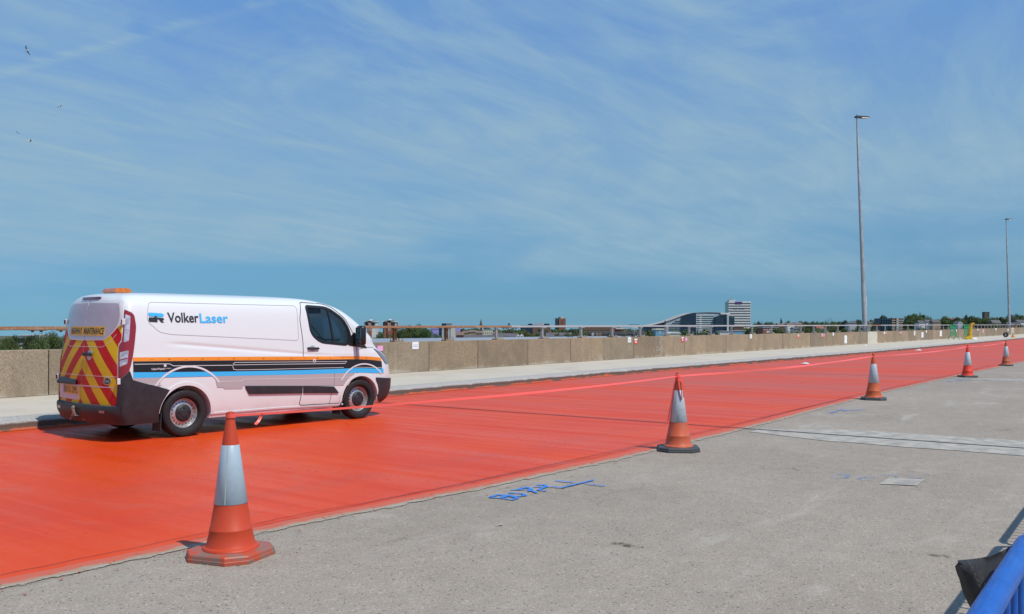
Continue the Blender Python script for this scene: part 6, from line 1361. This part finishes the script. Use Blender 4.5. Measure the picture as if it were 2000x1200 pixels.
def house(px, D, wpx, ye, yr, wall, roof, label, group, gable=False, depth=8.0, wins=2, yaw=0.0, chim=True, wt=None):
    B = BL('house', label, px, D, 'house', group, yaw); a, b = px - wpx / 2, px + wpx / 2
    B.box('wall', a, b, ye, None, wall, 0, depth)
    if gable: B.poly('roof', [(a - .3, ye + .2), (px, yr), (b + .3, ye + .2)], roof, .35, depth + .4); B.poly('gable_wall', [(a, ye + .05), (px, yr + .7), (b, ye + .05)], wall, 0, .34)
    else:
        m = MB(); x0, x1 = B.X(a) - .3, B.X(b) + .3; z0, z1 = B.Z(ye) - .05, B.Z(yr); bm = m.bm; v = [bm.verts.new(q) for q in ((x0, -.4, z0), (x1, -.4, z0), (x1, depth + .4, z0), (x0, depth + .4, z0), (x0 + .05, depth / 2, z1), (x1 - .05, depth / 2, z1))]
        for f in ((0, 1, 5, 4), (2, 3, 4, 5), (1, 2, 5), (3, 0, 4), (3, 2, 1, 0)): bm.faces.new([v[i] for i in f])
        r = m.build('roof', roof, B.o)
        if chim: B.box('chimney', b - wpx * .12 - .5, b - wpx * .12 + .5, yr - 1.2, yr + 1, M_BR, depth / 2 - .5, depth / 2 + .5, r)
    hh = (B.Z(ye)); wy = ye + (1.0 if not gable else .8)
    B.windows(a + .3, b - .3, wins, wy, wy + 1.3 * 500 / D, M_GLZ if wt is None else wt, .45, -.05)
    return B
HG = 'houses beyond the parapet'
for (px, D, w, ye, yr, wl, rf, lab, gb, wn) in (
 (908, 640, 9, 650.5, 646.5, M_TAN, M_TIL, 'tan brick house with brown hipped roof beside the rusty post', False, 2), (923, 660, 16, 649, 645.2, M_TAN, M_TIL, 'wide tan house with brown tiled roof under the spire', False, 3), (936, 630, 12, 651, 646.5, M_TAN, M_TIL, 'tan house with brown roof left of the white block', False, 2), (898, 600, 14, 655, 648.5, M_BRB, M_TIL, 'brown roofed house behind the second rusty post', False, 2),
 (920, 560, 26, 659.5, 655, M_BRB, M_SLT, 'long dark slate roofed terrace over the warehouse edge', False, 5), (950, 540, 30, 659.5, 654.5, M_BRB, M_SLT, 'dark slate terrace below the white block', False, 5), (985, 560, 24, 657.5, 651, M_WR, M_SLT, 'slate roofed house with pale wall right of the grey post', False, 3), (968, 600, 8, 653, 648, M_TAN, M_TIL, 'narrow tan house behind the grey post', False, 1),
 (1012, 500, 7, 656.2, 652, M_WR, M_SLT, 'white gabled house of a close pair, smaller gable', True, 1), (1019, 498, 7.5, 656, 651.4, M_WR, M_SLT, 'white gabled house of a close pair, larger gable', True, 1), (1003, 520, 14, 658, 651.5, M_BRB, M_SLT, 'slate house attached to the white gabled pair', False, 2), (1078, 520, 22, 657, 650, M_BRB, M_SLT, 'slate roofed terrace between two grey posts', False, 4), (1105, 540, 24, 656, 650, M_BRB, M_SLT, 'slate roofed terrace left of the dark tall tree', False, 4), (1056, 600, 14, 653.5, 649, M_WR, M_SLT, 'pale house with slate roof among bright trees', False, 2)):
    house(px, D, w, ye, yr, wl, rf, lab, HG, gb, 8.0, wn)
B = BL('white_block', 'white two-storey block with small windows below the spire', 952, 690); B.box('wall', 942, 962, 645, None, M_CRM, 0, 10); B.box('parapet_edge', 941.7, 962.3, 644.6, 645.3, M_WR, -.2, 10.2); B.windows(943, 962, 5, 649.2, 652.2, M_GLZ, .32)
def column():
    B = BL('monument', 'thin chimney column with dark cap over the grey rail', 994, 850, 'chimney'); m = MB(); m.lathe([(1.0, 0), (.75, B.Z(634.5))], 12); m.build('shaft', M_CON, B.o); c = MB(); c.lathe([(.9, B.Z(634.8)), (1.1, B.Z(633.5)), (.5, B.Z(631.5))], 10); c.build('cap', M_NAVY, B.o)
column()
B = BL('factory', 'dark blue factory with rounded roofs and a pale plant box', 1045, 800); B.box('wall', 1017, 1075, 635.4, None, M_NAVY, 0, 30); B.box('brick_wall', 1040, 1075, 641, None, M_BRB, -.5, 10); B.box('pale_box', 1047, 1061, 630.3, 636, M_LG, 3, 12); B.poly('gable_end', [(1061, 636), (1061, 630.3), (1063.5, 636)], M_WR, 3, 12)
for q, w in ((1036, 5), (1066, 3.5), (1071, 2.5)): B.poly('rounded_roof', [(q + w * math.cos(math.pi * k / 10), 635.4 - 3.2 * math.sin(math.pi * k / 10)) for k in range(11)], M_NAVY, 2, 20)
B = BL('tower_block', 'red brick tower block with dark blue flank and pale core', 1095, 1000); B.box('blue_flank', 1085, 1091.6, 622, None, M_NAVY, 0, 14); B.box('brick_bay', 1091.6, 1097, 622.3, None, M_BR, -1, 12); B.box('core', 1097, 1098.8, 620.5, None, M_CRM, .2, 12); B.box('brick_bay', 1098.8, 1104.8, 622, None, M_BR, -1, 12); B.box('roof_room', 1092.5, 1100, 619.4, 622, M_CRM, 3, 9); B.box('roof_cap', 1091, 1095, 620, 622, M_NAVY, 2, 3)
for q in (1091.5, 1094.5): B.box('aerial', q, q + .35, 617.8, 620.5, M_NAVY, 4, 4.3)
for r in range(7): B.box('window_band', 1085.3, 1091.3, 623.6 + r * 2.6, 624.7 + r * 2.6, M_GLB, -.08, .1)
B = BL('brick_mill', 'long low dark red brick mill behind the slate terraces', 1170, 760); B.box('wall', 1140, 1192, 639.5, None, M_BRB, 0, 16); B.box('side_wing', 1192, 1222, 641, None, M_BR, 1, 14); B.box('white_canopy', 1203, 1220, 641.5, 643.2, M_WR, -2, 1); B.box('roof_vents', 1230, 1250, 634.2, 635, M_NAVY, 4, 8); B.windows(1142, 1190, 10, 644.8, 646.2, M_GLZ, .5)
B = BL('terrace_houses', 'long grey tiled terrace with small brick gables', 1205, 470, 'houses'); B.box('wall', 1150, 1262, 653.5, None, M_BRB, 0, 8); B.poly('roof', [(1149, 653.6), (1149, 653), (1150, 648.5), (1262, 648), (1263, 653.6)], M_SLT, -.3, 8)
for q, mt in ((1157.5, M_WR), (1166, M_TAN), (1172, M_TAN)): B.poly('gable', [(q - 2.2, 656), (q - 2.2, 652.8), (q, 649.8), (q + 2.2, 652.8), (q + 2.2, 656)], mt, -1.2, -.4); B.box('window', q - .6, q + .6, 653, 654.6, M_GLZ, -1.3, -1.1)
def mast():
    B = BL('street_light', 'thin pale street light standing before the slate terrace', 1238.3, 400, 'street light'); m = MB(); m.tube([(0, 0, 0), (0, 0, B.Z(641.5))], [.12, .07], 8); m.build('column', M_CON, B.o); h = MB(); h.box((.25, 0, B.Z(641.3)), (.8, .2, .15)); h.build('lantern', M_CON, B.o)
mast()
def college():
    B = BL('college', 'long dark blue college with curved sweeping roof', 1357, 900, 'college')
    crv = [(1240, 641), (1262, 637.6), (1280, 633.6), (1297, 629.3), (1315, 623.2), (1330, 617.4), (1342, 613.4), (1352, 611.2), (1362, 610.4), (1380, 610.0), (1400, 610.3), (1412, 611.2), (1424, 612.8)]
    B.poly('curved_roof', crv + [(a, b + 0.7) for a, b in reversed(crv)], M_CON, -0.6, 40)
    B.poly('end_wall', [(1262, 650), (1262, 638.6), (1280, 634.8), (1297, 630.5), (1298, 650)], M_NAVY, 0, 30)
    B.poly('stepped_facade', [(1297, 655), (1297, 630.4), (1315, 624.4), (1331, 618.2), (1331, 655)], M_LG, .2, 30)
    for r in range(7): B.box('window_band', max(1300, 1318 - 5 * r) if r < 3 else 1306, 1330.5, 624.0 + 3.7 * r + (3 if r == 0 else 3), 625.6 + 3.7 * r + 3, M_GLZ, -.1, .3); 
    B.poly('dark_block', [(1331, 655), (1331, 618.2), (1342, 614.5), (1352, 612.4), (1359, 611.6), (1359, 655)], M_NAVY, -1.5, 30)
    B.windows(1332, 1349, 7, 628.5, 630.4, M_GLB, .3, -1.6); B.windows(1332, 1349, 5, 632.2, 634, M_GLB, .3, -1.6)
    B.box('pale_facade', 1359, 1424, 612.2, None, M_LG, 0, 30)
    for r in range(9):
        y = 617.2 + 4.1 * r; B.box('window_band', 1371, 1394, y, y + 2.1, M_GLB, -.15, .1); B.box('window_band', 1361, 1366.5, y + .4, y + 1.5, M_GLZ, -.15, .1); B.box('white_band', 1359, 1394, y - 1.5, y - .3, M_WR, -.25, .1)
    B.box('dark_block', 1394.5, 1415, 619.2, None, M_NAVY, -3, 20); B.box('upper_glazing', 1400, 1414, 617, 619.2, M_GLB, -1, 10)
    for r in range(5): B.windows(1396, 1414, 6, 621.5 + 3.6 * r, 623.2 + 3.6 * r, M_GLB, .28, -3.1)
    B.box('stair_tower', 1417.8, 1421, 613.5, None, M_WR, -5, 8); B.box('roof_cabin', 1406, 1424, 611.5, 614.5, M_WR, -4, 10)
    for r in range(5): B.box('tower_window', 1417.6, 1420.2, 617 + 4 * r, 617.7 + 4 * r, M_GLB, -5.1, -4.9)
    B.box('teal_block', 1421.4, 1433, 619.5, None, M_NAVY, -3, 20); B.box('roof_glazing', 1421.4, 1427, 617, 619.5, M_GLB, -1, 10)
    for r in range(5): B.windows(1422, 1432.5, 3, 622 + 3.6 * r, 624 + 3.6 * r, M_GLB, .32, -3.1)
    m = MB(); m.tube([(B.X(1299), -.5, B.Z(634)), (B.X(1299), -.5, B.Z(626.5))], .55, 8); m.build('flue', M_NAVY, B.o)
college()
def office_tower():
    B = BL('office_tower', 'white banded office tower with dark lettering and purple sign', 1445, 1080, 'tower'); a, b = 1423, 1466.5
    B.box('glazed_core', a + .6, b - .4, 591.5, None, M_GLZ, .6, 18)
    n = 12
    for r in range(n):
        y = 589.5 + r * 4.95; B.box('white_band', a, b, y, y + 2.75, M_WR, 0, 18.6)
    for q in range(14): B.box('mullion', a + 1.5 + q * 3.1, a + 1.8 + q * 3.1, 592, 645, M_LG, .35, .7)
    B.box('side_fin', b - 2.2, b + .3, 588.6, None, M_WR, 1.0, 3.0)
    B.box('purple_sign', 1436, 1449.5, 589.6, 593.2, M_PUR, -.6, .1)
    for k in range(10):
        if k == 4: continue
        x = 1431 + k * 2.35; B.box('sign_letter', x, x + 1.5, 602.0, 603.9, M_NAVY, -.35, .1)
    B.box('plant_room', 1426, 1439, 585.8, 589.6, M_LG, 5, 14); B.box('plant_screen', 1429, 1434, 584.8, 586.2, M_CON, 6, 12); B.box('roof_edge', 1439, 1466, 588.8, 589.6, M_LG, 3, 16)
    for q, y in ((1430.3, 580.5), (1431.8, 581.2), (1433, 583), (1465.5, 586.5)): m = MB(); m.tube([(B.X(q), 8, B.Z(588)), (B.X(q), 8, B.Z(y))], .16, 6); m.build('aerial', M_CON, B.o)
office_tower()
B = BL('pale_blue_shed', 'pale blue shed with cream roof below the rail by the college', 1290, 520); B.box('wall', 1280.5, 1299, 644.8, None, M_SHB, 0, 14); B.poly('roof', [(1279.5, 645), (1281.5, 642.2), (1297.5, 642), (1300, 645)], M_CRM, -.3, 14); B.box('door', 1287, 1291, 646.5, 653.5, M_LG, -.06, .1)
B = BL('white_shed', 'white and pale blue low shed under the college', 1430, 560); B.box('wall', 1406, 1427, 647.5, None, M_WR, 0, 12); B.box('roof', 1405.5, 1427.5, 646.6, 647.6, M_CON, -.3, 12.3); B.box('blue_wing', 1433, 1456, 647, None, M_SHB, 1, 12); B.box('blue_wing_roof', 1432.5, 1456.5, 646.1, 647.1, M_LG, .7, 12.3); B.windows(1407, 1426, 6, 649.6, 651, M_GLZ, .5)
B = BL('cream_shed', 'low cream roofed shed left of the conifers by the college', 1318, 500); B.box('wall', 1307, 1330, 651.5, None, M_CRM, 0, 10); B.poly('roof', [(1306, 651.7), (1312, 648.6), (1326, 648.6), (1331, 651.7)], M_WR, -.3, 10)
B = BL('brick_shops', 'red brick block with white windows right of the office tower', 1505, 560); B.box('wall', 1490, 1521, 640.6, None, M_BR, 0, 12); B.box('roof', 1489.6, 1521.4, 639.7, 640.8, M_LG, -.3, 12.3); B.windows(1491, 1520, 6, 643, 645, M_WR, .42); B.box('shop_front', 1497, 1519, 647, 650, M_WR, -.1, .1)
B = BL('brown_shop', 'brown brick low building beside the base of the office tower', 1444, 820); B.box('wall', 1433, 1453, 638.5, None, M_BRB, 0, 12); B.box('roof', 1432.6, 1453.4, 637.7, 638.7, M_TAN, -.3, 12.3); B.windows(1434, 1452, 5, 640.5, 642.3, M_GLZ, .45)
B = BL('banded_flats', 'brown and cream banded flats with dark blue side on the hill', 1742, 720); B.box('blue_side', 1721, 1742, 622, None, M_NAVY, 1.2, 14); B.box('brick_front', 1742, 1763, 621.8, None, M_BRB, 0, 14); B.box('stair_core', 1750, 1754.3, 621.2, None, M_CON, -.8, 2)
for r in range(5): B.box('cream_band', 1741.5, 1763.2, 626 + r * 4.1, 626.9 + r * 4.1, M_CRM, -.3, .4); B.windows(1722, 1741.5, 6, 623.5 + r * 4.1, 625.7 + r * 4.1, M_GLB, .4, 1.1); B.box('stair_window', 1751, 1753.4, 623 + r * 4.1, 625 + r * 4.1, M_CRM, -.95, -.7)
HH = 'houses on the far hill'
for (px, D, w, ye, yr, wl, rf, lab, gb, wn) in (
 (1801, 760, 11, 630.5, 626.2, M_WR, M_SLT, 'white house with slate roof among the hill trees', False, 3), (1816, 770, 14, 629.5, 624.6, M_WR, M_SLT, 'wide pale house with grey roof at the hill row', False, 3), (1830, 765, 15, 629.8, 625.2, M_TAN, M_SLT, 'tan walled house with grey roof ending the hill row', False, 3), (1716, 800, 8, 632, 627, M_WR, M_SLT, 'white gabled house left of the banded flats', True, 1), (1702, 780, 8, 632, 629, M_WR, M_SLT, 'grey roofed white house beside the lamp post', False, 2), (1876, 720, 9, 631, 627.5, M_LG, M_SLT, 'grey gabled house behind the green screens', True, 1), (1882, 900, 14, 624, 621.6, M_LG, M_SLT, 'long grey roof near the hilltop', False, 3), (1862, 900, 5, 625, 621.6, M_BRB, M_BR, 'small dark red house at the hilltop', False, 1), (1948, 720, 16, 632, 625.2, M_BRB, M_SLT, 'big slate hipped roof house below the church tower', False, 3), (1963, 860, 7, 623, 621.6, M_WR, M_WR, 'small flat white building by the church trees', False, 2), (1996, 780, 16, 629, 625, M_WR, M_SLT, 'pale house with grey roof past the farther lamp post', False, 3), (1560, 820, 14, 634, 630.5, M_BRB, M_TIL, 'brown roofed house left of the round bare tree', False, 3), (1545, 820, 14, 634.5, 631.5, M_WR, M_TIL, 'pale house with brown roof beside the slim tree', False, 3), (1528, 830, 16, 634.5, 632.2, M_BRB, M_TIL, 'long brown roofed house at the foot of the slim tree', False, 3), (1604, 640, 14, 642, 637.5, M_WR, M_BR, 'white house with red roof in the gap below the rail', False, 3), (1556, 640, 12, 642.5, 639.5, M_WR, M_SLT, 'small white house below the rail beside the brick block', False, 2), (1665, 760, 16, 631.5, 628.6, M_LG, M_SLT, 'grey terrace end on the hill left of the lamp post', False, 3), (1690, 640, 12, 641, 637.5, M_BRB, M_SLT, 'brown house below the rail at the lamp post', False, 2), (1975, 690, 10, 634, 630, M_TAN, M_SLT, 'tan house low among trees by the farther lamp post', False, 2)):
    house(px, D, w, ye, yr, wl, rf, lab, HH, gb, 8.0, wn)
def church_tower():
    B = BL('church_tower', 'dark square church tower with battlements above the trees', 1925.5, 950, 'church'); B.box('shaft', 1920.8, 1930.2, 611.2, None, M_STN, -2.5, 2.7)
    for q in (1920.5, 1924.6, 1928.8): B.box('merlon', q, q + 1.7, 609.6, 611.4, M_STN, -2.6, 2.8)
    B.box('belfry_opening', 1926.2, 1928.4, 614, 617.5, M_GLZ, -2.6, -2.4); B.box('buttress', 1919.8, 1921.2, 616, None, M_STN, -2.9, -1)
church_tower()
for px, D, w, ye, yr, lab in ((33, 300, 7.5, 674.5, 670.5, 'pale walled house with orange chimneys among the left trees'), (45, 310, 12, 673.5, 669.3, 'grey roofed house with orange chimneys among the left trees')):
    house(px, D, w, ye, yr, M_WR if px < 40 else M_BRB, M_SLT, lab, 'houses behind the wall by the van', False, 8, 2)
B = BL('white_roof_shed', 'long white roofed shed above the trees behind the van', 50, 600); B.box('wall', 37, 57, 655.6, None, M_LG, 0, 30); B.box('roof', 36.6, 57.4, 654.6, 655.7, M_WR, -.3, 30.3)
B = BL('red_sheds', 'bright red lorry trailer parked by the gabled flats', 706, 600, 'trailer'); B.box('trailer_body', 703, 710.5, 648.5, 651.5, M_REDP, 0, 3)
B.box('trailer_bed', 703, 710.5, 651.5, None, M_NAVY, .2, 2.8)
# ------------------------------------------------------------------ gulls
M_GULL = simple('gull_white', (0.72, 0.72, 0.72), 0.7); M_GULLG = simple('gull_grey_wing', (0.40, 0.41, 0.43), 0.7)
def gull(px, py, span, roll, head, label, D=70.0):
    p = at(px, D, zpx(py, D)); t = empty('gull', p, head, label, 'bird', 'gulls in the sky'); t.rotation_euler = (roll, 0.1, head)
    b = MB(); b.tube([(-.22, 0, .0), (-.14, 0, .0), (0, 0, -.01), (.14, 0, .01), (.22, 0, .02), (.27, 0, .01)], [.012, .035, .065, .055, .035, .008], 8); b.build('body', M_GULL, t, smooth=60)
    for s in (-1, 1):
        w = MB(); bm = w.bm; k = span / 1.3
        U = [(.10, 0, .02), (.13, .28 * k, .13), (.06, .50 * k, .12), (-.08, .66 * k, .06)]; Lo = [(-.07, 0, .02), (-.02, .28 * k, .13), (-.06, .50 * k, .12), (-.10, .66 * k, .06)]
        for o in (0, -.012):
            A = [bm.verts.new((x, s * y, z + o)) for x, y, z in U]; C = [bm.verts.new((x, s * y, z + o)) for x, y, z in Lo]
            for i in range(3): bm.faces.new((A[i], A[i + 1], C[i + 1], C[i]))
        w.build('wing', M_GULLG, t, smooth=60)
gull(53, 99, 1.1, 0.9, 2.2, 'gull banking steeply above the contrail', 95); gull(118, 209, 1.2, 0.2, 3.4, 'small pale gull gliding level', 140); gull(35, 260, 1.0, 0.3, 1.9, 'tiny gull near the broad-winged gull', 180); gull(60, 276, 1.3, -0.1, 2.9, 'broad-winged gull seen edge on', 90)
